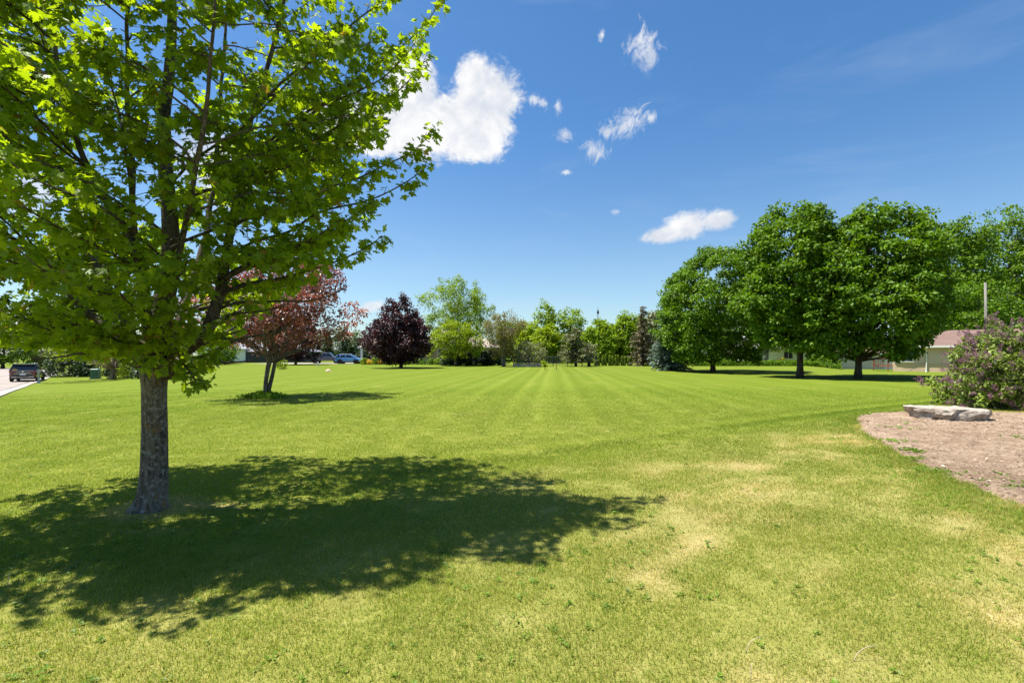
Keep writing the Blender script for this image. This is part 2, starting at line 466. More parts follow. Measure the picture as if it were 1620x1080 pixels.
PROF = {
    'round': lambda t: np.sqrt(np.clip(1 - (2 * t - 1) ** 2, 0, 1)),
    'dome': lambda t: np.where(t < .3, .72 + .93 * t, np.sqrt(np.clip(1 - ((t - .3) / .7) ** 2, 0, 1))),
    'egg': lambda t: np.where(t < .3, .45 + .55 * np.sin(t / .3 * PI / 2), (1 - ((t - .3) / .7) ** 1.7) * .98 + .02),
    'cone': lambda t: np.where(t < .15, .7 + 2 * t, 1.0 * (1 - t) / .85) + .03,
    'vase': lambda t: np.where(t < .75, .3 + .93 * t, 1.0 - 2.6 * (t - .75)),
    'shrub': lambda t: np.sqrt(np.clip(1 - t ** 2.2, 0, 1)),
}

def crown_points(n, R0, z0, z1, prof, seed, inner=.25, lump=.4, lfreq=2.3, asym=(0, 0)):
    pf = PROF[prof]
    ts = np.linspace(0, 1, 200); w = np.cumsum(pf(ts) ** 1.6 + .03); w /= w[-1]
    t = np.interp(R.random(n), w, ts)
    th = R.random(n) * 2 * PI
    q = np.sqrt(R.uniform(inner ** 2, 1, n))
    q = np.where(R.random(n) < .55, R.uniform(.78, 1, n), q)
    dirs = np.stack([np.cos(th), np.sin(th), (t - .5) * 2], 1)
    lob = 1 - lump / 2 + lump * 1.3 * (noise3(dirs * lfreq + 10, seed) - .25)
    r = R0 * pf(t) * q * lob
    z = z0 + (z1 - z0) * (t + (R.random(n) - .5) * .05) * (1 - .10 * lump + .2 * lump * (noise3(dirs * lfreq * 1.3 + 3, seed + 5) - .3))
    return np.stack([r * np.cos(th) + asym[0] * t, r * np.sin(th) + asym[1] * t, z], 1)

def limb_curve(a, b, sag=.0, up=.25, m=7):
    a = np.asarray(a, float); b = np.asarray(b, float); L = np.linalg.norm(b - a)
    c = (a + b) / 2 + np.array([0, 0, up * L * .3])
    t = np.linspace(0, 1, m)[:, None]
    p = (1 - t) ** 2 * a + 2 * t * (1 - t) * c + t * t * b
    p[1:-1] += R.normal(size=(m - 2, 3)) * L * .03
    for _ in range(2): p[1:-1] = .5 * p[1:-1] + .25 * (p[:-2] + p[2:])
    return p

def tree(name, label, cat, px, D, top, hw, bot, leaf='leaf_mid', bk='bark_dark', prof='dome', n=350, rc=.55, per=34, size=.2,
         tr=.18, group=None, stems=1, lump=.4, tpl=DIAM, base=None, branches=26, flat=.65, asym=0.0, inner=.25, y_scale=1.0, trunk_top=.7, lean=0.0):
    """px column, D depth, top/bot rows of the crown, hw half width in photo pixels"""
    x = (px - CX) / F * D; z = float(g(x, D))
    zt = H + (HY - top) / F * D - z; zb = max(.0, H + (HY - bot) / F * D - z); R0 = hw / F * D
    rt = thing(name, label, cat, (x, D, z), 0, group)
    C = crown_points(n, R0, zb, zt - rc * .35, prof, int(px * 7 + D) % 9999, inner, lump, asym=(asym / F * D, 0))
    C[:, 1] *= y_scale
    cr = MB(); clump_leaves(cr, C, rc * R.uniform(.7, 1.3, n), per, size, tpl, flat=flat)
    cr.build('crown', M[leaf], rt)
    w = MB()
    for k in range(stems):
        o = np.array([(k - (stems - 1) / 2) * .022 * R0 + R.normal() * .006 * R0, R.normal() * .05 * R0, -.1]) if stems > 1 else np.array([0, 0, -.1])
        tip = np.array([(asym / F * D) * .6 + o[0] * 4.5 + lean, o[1] * 4, zb + (zt - zb) * trunk_top])
        p = limb_curve(o, tip, up=0, m=12)
        if stems == 1: p[:3, :2] = o[:2] + (p[:3, :2] - o[:2]) * .3
        rr = tr * (1 - np.linspace(0, 1, 12)) ** .8 * .9 + tr * .08; rr[0] *= 1.35
        w2 = MB() if stems > 1 else w
        w2.tube(p, rr / (stems ** .35), 9)
        if stems > 1: w2.build('stem', M[bk], rt, True)
        ids = R.choice(n, min(n, branches // stems + 1), False)
        b = w2 if stems > 1 and False else w
        for i in ids:
            e = C[i] * np.array([.93, .93, 1])
            hh = max(zb * .75, min(e[2] - .1 - np.hypot(e[0], e[1]) * .55, tip[2] * .95))
            s_ = np.interp(hh, p[:, 2], np.arange(12)); i0 = int(min(10, s_)); a = p[i0] + (p[i0 + 1] - p[i0]) * (s_ - i0)
            r_ = np.interp(s_, np.arange(12), rr) * .42 + .01
            w.tube(limb_curve(a, e, up=.2), np.linspace(r_, .012, 7), 5, False)
    if w.n: w.build('trunk' if stems == 1 else 'branches', M[bk], rt, True)
    return rt

def conifer(name, label, cat, px, D, top, hw, bot, leaf, group=None, levels=22, nb=11, size=.26, droop=.25, up=.1, bk='bark_dark', tip=.25, gap=0.0, power=1.0, tr=.14, noise_=.25):
    x = (px - CX) / F * D; z = float(g(x, D))
    zt = H + (HY - top) / F * D - z; zb = max(.05, H + (HY - bot) / F * D - z); R0 = hw / F * D
    rt = thing(name, label, cat, (x, D, z), 0, group)
    w = MB(); w.tube([[0, 0, -.1], [0, 0, zt * .5], [0, 0, zt * .97]], [tr, tr * .6, .02], 8); w.build('trunk', M[bk], rt, True)
    cr = MB(); Pn = []; Y = []; Z = []; S = []; rn = []
    for k in range(levels):
        t = k / (levels - 1.0)
        h = zb + (zt - zb) * t ** .92 * .97
        for b in range(max(4, int(nb * (1 - t * .6)))):
            th = R.random() * 2 * PI
            L = R0 * ((1 - t) ** power) * R.uniform(1 - noise_ * 1.6, 1 + noise_ * .5) + tip * .4
            if R.random() < gap: continue
            m = max(4, int(L / (size * .30)))
            s = np.linspace(.12, 1, m)
            dx = np.stack([np.cos(th) * s * L, np.sin(th) * s * L, h + up * L * s - droop * L * s ** 1.6 + R.normal() * .06 + np.zeros(m)], 1)
            br = R.random()
            for side in (-1, 1, 0):
                q = dx + R.normal(size=(m, 3)) * size * .16
                dirv = np.stack([np.cos(th + side * .85 + R.normal(size=m) * .25), np.sin(th + side * .85 + R.normal(size=m) * .25), R.normal(size=m) * .25 - droop * .4], 1)
                Pn.append(q); Y.append(dirv); Z.append(np.array([0, 0, 1.0]) + R.normal(size=(m, 3)) * .35)
                S.append(size * R.uniform(.7, 1.3, m) * (1.15 - .5 * s)); rn.append(np.clip(.35 * br + .65 * R.random(m), 0, 1))
    scatter(cr, NARROW, np.concatenate(Pn), np.concatenate(Y), np.concatenate(Z), np.concatenate(S), np.concatenate(rn))
    cr.build('crown', M[leaf], rt)
    return rt

def shrub(name, label, px, D, top, hw, bot, leaf, n=60, rc=.28, per=26, size=.11, group=None, cat='shrub', tpl=DIAM, lump=.35, prof='shrub', flat=.8, y_scale=1.0):
    x = (px - CX) / F * D; z = float(g(x, D))
    zt = H + (HY - top) / F * D - z; zb = max(.02, H + (HY - bot) / F * D - z); R0 = hw / F * D
    rt = thing(name, label, cat, (x, D, z), 0, group)
    C = crown_points(n, R0, zb, zt - rc * .3, prof, int(px * 3 + D) % 9999, .2, lump); C[:, 1] *= y_scale
    cr = MB(); clump_leaves(cr, C, rc * R.uniform(.7, 1.3, n), per, size, tpl, flat=flat); cr.build('foliage', M[leaf], rt)
    w = MB()
    for k in range(7):
        e = C[R.integers(n)] * .8; w.tube(limb_curve([R.normal() * .05, R.normal() * .05, -.03], e, up=.2), np.linspace(.02, .006, 7), 5, False)
    w.build('stems', M['bark_dark'], rt)
    return rt

# ================================================================== SETTING
ARC = lambda x: 6.7 + .62 * np.asarray(x)                    # edge of the rough, drier turf in front
BED = np.array([(5.15, 3.9), (5.2, 5.0), (5.42, 6.0), (5.85, 7.3), (6.75, 9.1), (7.75, 10.9), (8.7, 12.0), (10.4, 12.75), (13.5, 12.8), (17, 12.6), (20, 10.5), (21, 6), (17, 3.0), (11, 1.8), (6.6, 2.4), (5.4, 3.1)]) * .965

def smooth_loop(p, n=400):
    m = len(p); t = np.linspace(0, m, n, endpoint=False); i = t.astype(int); f = (t - i)[:, None]
    a, b, c, d = p[(i - 1) % m], p[i % m], p[(i + 1) % m], p[(i + 2) % m]
    return .5 * (2 * b + (c - a) * f + (2 * a - 5 * b + 4 * c - d) * f ** 2 + (3 * b - a - 3 * c + d) * f ** 3)
BEDL = smooth_loop(BED)
_c = BEDL.mean(0); _k = 1 + .022 * (noise2(BEDL[:, 0] * 2.2, BEDL[:, 1] * 2.2, 4) - .5) * 2 + .008 * R.normal(size=len(BEDL))
BEDL = _c + (BEDL - _c) * _k[:, None]

def inside(poly, x, y):
    r = np.zeros(len(x), bool); n = len(poly)
    for i in range(n):
        x0, y0 = poly[i]; x1, y1 = poly[(i + 1) % n]
        if y0 == y1: continue
        r ^= ((y0 > y) != (y1 > y)) & (x < (x1 - x0) * (y - y0) / (y1 - y0) + x0)
    return r

def bed_dist(x, y):
    d = np.full(len(x), 1e9)
    for i in range(0, len(BEDL), 3): d = np.minimum(d, np.hypot(x - BEDL[i, 0], y - BEDL[i, 1]))
    return d

TX, TY = P3(241, 805, 4.86)[:2]

def dryness(x, y):
    x = np.asarray(x, float).ravel(); y = np.asarray(y, float).ravel()
    rough = sm((ARC(x) - y) / 2.6 + .15)
    u = x * .8 + y * .6; v = -x * .6 + y * .8
    a = noise2(u * .55, v * 1.25, 11, 4); b = noise2(u * 2.2 + 9, v * 3.6, 21, 3); c = noise2(x * .35 + 4, y * .35, 31, 2)
    d = sm((a * .50 + b * .50 - .40) / .34) * (.30 + .55 * sm((c - .3) / .45))
    side = .42 + .58 * sm((x + 2.2) / 4)
    d = d * rough * side
    d += .24 * rough * (.6 + .8 * b) * (.3 + .7 * side)
    r = np.hypot(x - TX, y - TY)
    d *= .45 + .55 * sm((r - 1.2) / 1.4)
    d = np.maximum(d, .8 * sm((.62 - r) / .3) * sm((b - .3) / .3))
    d += .9 * np.exp(-(((x + 2.95) / .22) ** 2 + ((y - 4.95) / .12) ** 2)) + .7 * np.exp(-(((x + 3.25) / .3) ** 2 + ((y - 4.25) / .07) ** 2))
    return np.clip(d, 0, 1)

def mowing(x, y):
    x = np.asarray(x, float).ravel(); y = np.asarray(y, float).ravel()
    th = math.radians(4.3)
    s = x * math.cos(th) - y * math.sin(th) + .2 * np.sin(y * .09) + .22 * (noise2(x * .12, y * .16, 48, 2) - .5)
    fade = sm((y - ARC(x) - 1.0) / 2.5)
    w = np.sin(s * 2 * PI / .98 + 1.2 * np.sin(s * .33)) * .38 + .25 * np.sin(s * 2 * PI / 3.1 + 1.0)
    w *= .45 + .8 * noise2(s * .5, y * .04, 44, 2)
    for s0, k, wd in ((-.88, 2.2, .14), (-.08, 2.2, .13), (1.15, .5, .16), (-2.4, .6, .15), (3.2, .4, .2), (-4.6, .4, .2)):
        w = w + k * np.exp(-((s - s0) / wd) ** 2) * (.35 + noise2(s, y * .12, 57, 2))
    q = y - ARC(x)
    arc = np.where((x > -1.0), 1.0, sm((x + 3.5) / 2.5)) * np.exp(-((q - .9) / 1.1) ** 2)
    arcw = np.cos(q * 2 * PI / 1.25 + .6) * arc
    w2 = np.sin((y + .3 * x) * 2 * PI / 1.7) * .25 * sm((-x - 6) / 6)
    return np.clip(w * fade + arcw * 1.2 + w2, -1, 1) + .25 * (noise2(x * .8, y * .5, 66, 3) - .5)

def axis_steps(lo, hi, step, far, grow=1.22):
    a = list(np.arange(lo, hi + 1e-6, step)); s = step
    while a[-1] < far: s *= grow; a.append(a[-1] + s)
    s = step; b = []
    q = lo
    while q > -far: s *= grow; q -= s; b.append(q)
    return np.array(b[::-1] + a)
gx = axis_steps(-32, 32, .2, 1500); gy = axis_steps(-4, 46, .2, 1800)
gy = gy[gy > -120]
XX, YY = np.meshgrid(gx, gy); ZZ = g(XX, YY)

# kerbed street on the far left, sunk a little into the lawn
road_px = [(-260, 742), (-120, 672), (0, 625), (42, 609), (72, 598.5), (89, 592.5), (84, 588)]
RE = np.array([at(*p)[:2] for p in road_px])
RE = np.vstack([RE, RE[-1] + np.array([-9, 10]), RE[-1] + np.array([-26, 20]), RE[-1] + np.array([-60, 30])])
def resample(p, n):
    s = np.concatenate([[0], np.cumsum(np.linalg.norm(np.diff(p, axis=0), axis=1))]); t = np.linspace(0, s[-1], n)
    q = np.stack([np.interp(t, s, p[:, 0]), np.interp(t, s, p[:, 1])], 1)
    for _ in range(6): q[1:-1] = .5 * q[1:-1] + .25 * (q[:-2] + q[2:])
    return q
RE = resample(RE, 120)
_t = np.gradient(RE, axis=0); _t /= np.linalg.norm(_t, axis=1)[:, None]
RN = np.stack([-_t[:, 1], _t[:, 0]], 1)                        # points to the road side (left of travel)
def strip(offs, dz, name, mat, kind='structure', sub=9):
    mb = MB(); v = []
    for k, (o0, z0) in enumerate(zip(offs, dz)):
        p = RE + RN * o0
        v.append(np.column_stack([p, g(p[:, 0], p[:, 1]) + z0]))
    m, n = len(offs), len(RE); v = np.concatenate(v)
    q = np.array([[k * n + i, k * n + i + 1, (k + 1) * n + i + 1, (k + 1) * n + i] for k in range(m - 1) for i in range(n - 1)])
    o = mb.add(v, q[:, ::-1]).build(name, mat); o['kind'] = kind; return o
strip([.45, 1.5, 3, 4.5, 6, 7.5, 9], [.02, .04, .06, .07, .06, .04, .02], 'road', M['road'])
strip([-.22, -.2, -.02, .12, .14, .449], [-.1, .05, .055, .05, .022, .03], 'kerb', M['kerb'])
strip([.47, .54], [.034, .034], 'road_joint', M['tar'])
strip([4.30, 4.36], [.0755, .0755], 'road_joint', M['tar'])

# ground sheet
v = np.stack([XX.ravel(), YY.ravel(), ZZ.ravel()], 1)
v[inside(BEDL * 1.0, v[:, 0], v[:, 1]), 2] -= .03
ny, nx = XX.shape
ii = (np.arange(ny - 1)[:, None] * nx + np.arange(nx - 1)[None]).ravel()
near = 1 - sm((np.hypot(v[:, 0], v[:, 1]) - 6) / 16)
mb = MB().add(v, np.stack([ii, ii + 1, ii + nx + 1, ii + nx], 1), dry=dryness(v[:, 0], v[:, 1]) * (v[:, 1] > -50), mow=mowing(v[:, 0], v[:, 1]) * sm((130 - v[:, 1]) / 60), thatch=near * .85)
lawn = mb.build('lawn', M['lawn'], smooth=True); lawn['kind'] = 'structure'

# bare dirt bed
ring = 120; L = len(BEDL); cB = np.array([9.2, 7.6])
ks = np.linspace(0, 1, ring) ** .8
v = np.concatenate([np.column_stack([cB + (BEDL - cB) * k, np.zeros(L)]) for k in ks[1:]])
e = np.repeat(ks[1:], L)
hh = .07 * (noise2(v[:, 0] * 1.1, v[:, 1] * 1.1, 71, 4) - .5) + .10 * (noise2(v[:, 0] * 6, v[:, 1] * 8, 72, 5) - .5)
v[:, 2] = g(v[:, 0], v[:, 1]) + .03 + hh * sm((1 - e) / .05) - .05 * sm((e - .965) / .035)
v = np.vstack([v, [[cB[0], cB[1], .03 + float(g(*cB))]]])
n_ = ring - 1; i = np.arange(L); j = (i + 1) % L
q = np.concatenate([np.stack([k * L + i, k * L + j, (k + 1) * L + j, (k + 1) * L + i], 1) for k in range(n_ - 1)])
o = MB().add(v, [q[:, ::-1], np.stack([np.full(L, len(v) - 1), j, i], 1)[:, ::-1]]).build('dirt_bed', M['dirt'], smooth=True); o['kind'] = 'structure'
me = o.data
if me.polygons[0].normal.z < 0: me.flip_normals()

# grass blades: one uncountable object
def grass():
    mb = MB()
    for (y0, y1, dens, wd, ht) in ((1.5, 4.5, 12500, .0032, .033), (4.5, 8, 6000, .0045, .034), (8, 14, 2500, .0065, .034), (14, 25, 620, .011, .032)):
        W = 1.15 * y1 + 1.0
        ya, yb = y0 * .85, y1 * 1.15
        W = 1.15 * yb + 1.0
        n = int(dens * (yb - ya) * 2 * W)
        x = R.uniform(-W, W, n); y = R.uniform(ya, yb, n)
        wgt = np.clip((y / y0 - .85) / .3, 0, 1) * (1 - np.clip((y / y1 - .85) / .3, 0, 1))
        if y0 < 2: wgt = 1 - np.clip((y / y1 - .85) / .3, 0, 1)
        keep = (np.abs(x) < 1.13 * y + .9) & (R.random(n) < wgt)
        x, y = x[keep], y[keep]
        keep = ~inside(BEDL, x, y)
        keep &= np.hypot(x - TX, y - TY) > .17
        x, y = x[keep], y[keep]
        dr = dryness(x, y)
        clump = noise2(x * 3.1, y * 3.1, 81, 3)
        keep = R.random(len(x)) < (1.0 - .55 * dr) * (.55 + .9 * sm((clump - .25) / .4))
        if y0 > 10: keep &= R.random(len(x)) < sm((25.5 - y) / 9)
        x, y, dr, clump = x[keep], y[keep], dr[keep], clump[keep]
        n = len(x)
        bd = bed_dist(x, y) if y0 < 14 else np.full(n, 9.)
        edge = np.exp(-(bd / .55) ** 2) * sm((y - 3) / 1)
        lush = np.exp(-((np.hypot(x - TX, (y - TY) * 1.2) - .9) / 1.1) ** 2) * sm((5.6 - y) / 1)
        h = ht * R.uniform(.45, 1.35, n) * (.7 + .6 * clump) * (1 - .35 * dr) * (1 + .8 * edge) * (1 - .25 * sm((y - ARC(x)) / 2))
        w = wd * R.uniform(.6, 1.3, n)
        a = R.random(n) * 2 * PI; l = np.abs(R.normal(size=n)) * .8 + .15
        z = g(x, y) - .004
        cx, cy = np.cos(a), np.sin(a)
        b = R.random(n) * 2 * PI; lx, ly = np.cos(b) * l, np.sin(b) * l
        V = np.zeros((n, 5, 3))
        V[:, 0] = np.stack([x - cx * w / 2, y - cy * w / 2, z], 1); V[:, 1] = np.stack([x + cx * w / 2, y + cy * w / 2, z], 1)
        mx, my, mz = x + lx * h * .35, y + ly * h * .35, z + h * .62
        V[:, 2] = np.stack([mx + cx * w * .42, my + cy * w * .42, mz], 1); V[:, 3] = np.stack([mx - cx * w * .42, my - cy * w * .42, mz], 1)
        V[:, 4] = np.stack([x + lx * h, y + ly * h, z + h * np.clip(1 - .25 * l, .35, 1)], 1)
        o = np.arange(n)[:, None] * 5
        rr = np.clip(.6 * R.random(n) + .4 * clump - .3 * edge - .25 * lush - .42 * sm((noise2(x * .9 + 7, y * 1.1, 85, 4) - .48) / .2) * sm((ARC(x) + 1 - y) / 2), 0, 1)
        dd = np.where(R.random(n) < .09 + .75 * dr, np.clip(dr * .6 + R.uniform(.1, .7, n), 0, 1), dr * .30) * (1 - .5 * lush)
        mo = mowing(x, y)
        mb.add(V.reshape(-1, 3), [o + np.array([[0, 1, 2, 3]]), o + np.array([[3, 2, 4]])], rnd=np.repeat(rr, 5), dry=np.repeat(dd, 5), mow=np.repeat(mo, 5))
    o = mb.build('grass', M['grass']); tag(o, 'short lawn grass covering the foreground, drier and yellower in front', 'grass', kind='stuff')
grass()

def weeds():
    mb = MB(); n = 34000
    y = R.uniform(1.6, 13, n) ; x = R.uniform(-1.1, 1.1, n) * (y * 1.1 + .6)
    m_ = sm((noise2(x * .9 + 3, y * .9, 91, 3) - .48) / .2)
    bd = bed_dist(x, y); ins = inside(BEDL, x, y)
    edge = np.exp(-((bd - .25) / .4) ** 2) * (y > 3.5)
    lush = np.exp(-((np.hypot(x - TX - .3, (y - TY + .4) * 1.6) - .7) / .9) ** 2)
    p = np.clip(.13 * m_ * sm((ARC(x) - y) / 2) + .75 * edge + .55 * lush + .02, 0, 1)
    p = np.where(ins, .0, p) * (np.hypot(x - TX, y - TY) > .2)
    k = R.random(n) < p * .8; x, y = x[k], y[k]; n = len(x)
    c = np.stack([x, y, g(x, y) + .012], 1); per = 7
    th = R.random(n * per) * 2 * PI
    el = R.uniform(.05, .4, n * per)
    Y = np.stack([np.cos(th), np.sin(th), el], 1)
    s = np.repeat(R.uniform(.014, .034, n), per) * R.uniform(.7, 1.2, n * per)
    scatter(mb, leaf_diamond(.30), np.repeat(c, per, 0) + R.normal(size=(n * per, 3)) * [.01, .01, .006], Y, np.array([0, 0, 1.0]) + R.normal(size=(n * per, 3)) * .2, s)
    # dense tufts scattered on the dirt
    tx = []
    for (px, py, k, sp) in ((1415, 700, 26, .16), (1445, 715, 40, .10), (1448, 728, 16, .08), (1480, 748, 26, .14), (1415, 678, 16, .2), (1612, 694, 18, .10), (1605, 770, 34, .25), (1450, 672, 12, .2), (1580, 760, 10, .2)):
        q = at(px, py); tx += [(q[0] + R.normal() * sp, q[1] + R.normal() * sp * .8) for _ in range(k)]
    tx = np.array(tx); n = len(tx); per = 9
    th = R.random(n * per) * 2 * PI
    Y = np.stack([np.cos(th), np.sin(th), R.uniform(.2, 1.3, n * per)], 1)
    scatter(mb, SLIM, np.repeat(np.column_stack([tx, g(tx[:, 0], tx[:, 1]) + .03]), per, 0), Y, np.array([0, 0, 1.0]) + R.normal(size=(n * per, 3)) * .3, R.uniform(.02, .06, n * per))
    tag(mb.build('weeds', M['weed']), 'low broad-leaved weeds growing through the lawn and the dirt bed', 'weeds', kind='stuff')
weeds()

def chips():
    mb = MB(); n = 16000
    x = R.uniform(4.6, 17, n); y = R.uniform(3.0, 12.6, n)
    k = inside(BEDL, x, y) & (R.random(n) < .25 + .75 * sm((noise2(x * 1.3, y * 1.9, 95, 3) - .35) / .3)); x, y = x[k], y[k]; n = len(x)
    zz = g(x, y) + .03 + .07 * (noise2(x * 1.1, y * 1.1, 71, 4) - .5) + .10 * (noise2(x * 6, y * 8, 72, 5) - .5)
    scatter(mb, leaf_diamond(.28), np.column_stack([x, y, zz + .004]), np.column_stack([R.normal(size=(n, 2)), R.normal(size=n) * .25]), np.array([0, 0, 1.0]) + R.normal(size=(n, 3)) * .35, R.uniform(.015, .055, n))
    tag(mb.build('mulch', M['chip']), 'loose dry wood chips and clods strewn over the dirt bed', 'mulch', kind='stuff')
chips()

# ================================================================== FOREGROUND MAPLE
def main_tree():
    rt = thing('maple_tree', 'large green maple in the foreground with a thick lichened trunk', 'tree', (TX, TY, float(g(TX, TY))))
    off = np.array([TX, TY, rt.location.z])
    # trunk with flare and furrowed bark
    nz_, nt_ = 150, 110
    zs = np.linspace(-.06, 1.72, nz_); th = np.arange(nt_) * 2 * PI / nt_
    Z, T = np.meshgrid(zs, th, indexing='ij')
    r = .112 + .016 * np.exp(-Z / .5) + .075 * np.exp(-np.maximum(Z, 0) / .09) * (.55 + .45 * np.cos(3 * (T - 3.6)) * np.cos(T - 3.9) ** 2 + .35 * np.cos(T - 3.7)) + .035 * sm((Z - 1.15) / .5)
    pp = np.stack([np.cos(T).ravel() * 9, np.sin(T).ravel() * 9, Z.ravel() * 2.2], 1)
    fur = noise3(pp + 30, 3) * .6 + noise3(pp * np.array([2.1, 2.1, 2.4]) + 7, 4) * .4
    r = r + ((fur - .5) * .012).reshape(r.shape) + .008 * np.cos(2 * T + Z * 1.5)
    cx = .012 * np.sin(Z * 2.0) + .02 * Z / 1.7; cy = .01 * np.cos(Z * 1.7)
    v = np.stack([(cx + r * np.cos(T)).ravel(), (cy + r * np.sin(T)).ravel(), Z.ravel()], 1)
    i = np.arange(nt_); j = (i + 1) % nt_
    q = np.concatenate([np.stack([k * nt_ + i, k * nt_ + j, (k + 1) * nt_ + j, (k + 1) * nt_ + i], 1) for k in range(nz_ - 1)])
    MB().add(v, q).build('trunk', M['bark_main'], rt, True)
    d = 4.86
    limbs = [
        ([(250, 590, 0), (256, 520, 0), (263, 455, .02), (268, 400, .03), (264, 300, .05), (258, 200, .05), (270, 100, .1), (276, 0, .1), (268, -120, .12), (262, -260, .15), (266, -400, .15)], .125, .012),
        ([(262, 592, -.02), (285, 560, -.04), (312, 540, -.05), (338, 510, .0), (350, 470, .05), (354, 430, .1), (362, 370, .15), (378, 300, .2), (388, 262, .25), (398, 180, .3), (425, 90, .35), (450, 0, .4), (462, -100, .45)], .085, .012),
        ([(243, 585, -.08), (236, 520, -.16), (226, 450, -.2), (212, 395, -.25), (190, 350, -.32), (166, 315, -.38), (130, 250, -.5), (105, 170, -.6), (90, 80, -.7), (80, -40, -.8)], .062, .010),
        ([(226, 450, -.2), (222, 400, -.2), (210, 330, -.2), (204, 220, -.22), (203, 120, -.25), (206, 20, -.28), (208, -90, -.3), (200, -200, -.3)], .038, .008),
        ([(240, 580, .08), (215, 540, .3), (190, 490, .5), (168, 455, .6), (150, 420, .7), (128, 370, .85), (112, 310, 1.0), (96, 230, 1.1), (80, 120, 1.2), (60, 20, 1.25)], .058, .010),
        ([(238, 582, .0), (205, 550, .02), (160, 512, .05), (122, 480, .1), (104, 448, .15), (84, 422, .2), (52, 396, .25), (0, 380, .3), (-60, 340, .35), (-110, 270, .4)], .052, .009),
        ([(258, 560, .1), (285, 500, .4), (310, 430, .7), (330, 340, 1.0), (345, 240, 1.2), (352, 120, 1.4), (360, 0, 1.5), (362, -100, 1.55)], .055, .010),
        ([(250, 570, -.1), (262, 490, -.3), (285, 400, -.5), (305, 290, -.75), (322, 180, -.9), (335, 60, -1.0), (340, -60, -1.05)], .04, .008),
    ]
    pool = []
    for k, (pl, r0, r1) in enumerate(limbs):
        p = np.array([P3(a, b, d + c) for a, b, c in pl]) - off
        s = np.linspace(0, 1, len(p)); t = np.linspace(0, 1, 40)
        p = np.stack([np.interp(t, s, p[:, a]) for a in range(3)], 1)
        for _ in range(3): p[1:-1] = .5 * p[1:-1] + .25 * (p[:-2] + p[2:])
        p[1:-1] += (np.stack([noise3(p[1:-1] * 3 + a * 17, 5 + k) for a in range(3)], 1) - .5) * .05
        rad = r0 + (r1 - r0) * t ** .75
        MB().tube(p, rad, 14).build('limb', M['bark_limb'], rt, True)
        pool.append(np.column_stack([p, rad]))
    pool = np.concatenate(pool)
    pool = pool[pool[:, 2] > 1.45]
    tw = MB(); LP = []; LY = []; LN = []; LS = []; LR = []
    def leaves(p, dirv, k, spread, size):
        for _ in range(k):
            y = unit(dirv * .6 + R.normal(size=3) * .55 + np.array([0, 0, -.75]))
            LP.append(p + R.normal(size=3) * spread + y * .02); LY.append(y)
            LN.append(unit(np.array([0, 0, 1.0]) + R.normal(size=3) * .5 + dirv * .25)); LS.append(size * R.uniform(.5, 1.25))
    def zmin(p):
        x = ((p[0] + TX) / max(.5, p[1] + TY) - TX / TY) * TY      # sideways offset from the trunk; the lower outline rises to one side
        return float(np.interp(x, [-2.5, -1.25, -.95, -.3, .1, .28, .62, .74, 1.0, 1.33, 1.93, 2.28], [1.64, 1.62, 1.60, 1.52, 1.42, 1.22, 1.22, 1.68, 2.04, 2.2, 2.36, 2.62])) + .05 * math.sin(p[1] * 3 + x * 5)
    def primary(a, b, r0, up=.15, tipup=.25, shoot=.5, gap=.10, bare=.25, dens=1.0, size=.088):
        a = np.array(a); b = np.array(b); Lg = np.linalg.norm(b - a)
        m = max(8, int(Lg / .09)); t = np.linspace(0, 1, m)[:, None]
        c1 = a + (b - a) * .4 + np.array([0, 0, up * Lg]); c2 = b - np.array([0, 0, tipup * Lg]) * .6 - (b - a) * .22
        p = (1 - t) ** 3 * a + 3 * t * (1 - t) ** 2 * c1 + 3 * t * t * (1 - t) * c2 + t ** 3 * b
        p[1:-1] += (np.stack([noise3(p[1:-1] * 2.4 + k * 13, 9) for k in range(3)], 1) - .5) * .10
        tw.tube(p, np.linspace(r0, .004, m), 6, False)
        tan = unit(np.gradient(p, axis=0))
        s = bare; side = 1
        while s < 1.0:
            i = min(m - 1, int(s * (m - 1))); side = -side
            q = p[i]; td = tan[i]
            lat = unit(np.cross(td, np.array([0, 0, 1.0])))
            l = shoot * (1.0 - .72 * s) * R.uniform(.55, 1.15) * min(1, Lg / 1.4)
            dv = unit(td * R.uniform(.45, .9) + lat * side * R.uniform(.5, 1) + np.array([0, 0, R.normal() * .2 + .06]))
            e = q + dv * l + np.array([0, 0, -.06 * l])
            if e[2] > zmin(e) - .02:
                tw.tube(limb_curve(q, e, up=.15, m=5), np.linspace(max(.004, r0 * .3 * (1 - s)), .0025, 5), 3, False)
                kk = max(2, int(l / .080 * dens))
                for w in range(kk):
                    f = (w + .6) / kk; pt = q + (e - q) * f + np.array([0, 0, .15 * l * .6 * f * (1 - f)])
                    leaves(pt, dv, 2, .025, size)
                    if R.random() < .48 * dens and l > .16:
                        d2 = unit(dv * .5 + R.normal(size=3) * .6); l2 = l * R.uniform(.2, .45)
                        for g_ in (.55, 1.0): leaves(pt + d2 * l2 * g_, d2, 2, .02, size)
                        tw.tube(np.array([pt, pt + d2 * l2]), [.0028, .0018], 3, False)
                leaves(e, dv, 4, .028, size)
            if R.random() < .6: leaves(q + np.array([0, 0, -.03]), td, 2, .04, size)
            s += gap / Lg * R.uniform(.7, 1.3)
        leaves(b, tan[-1], 6, .03, size * .9)
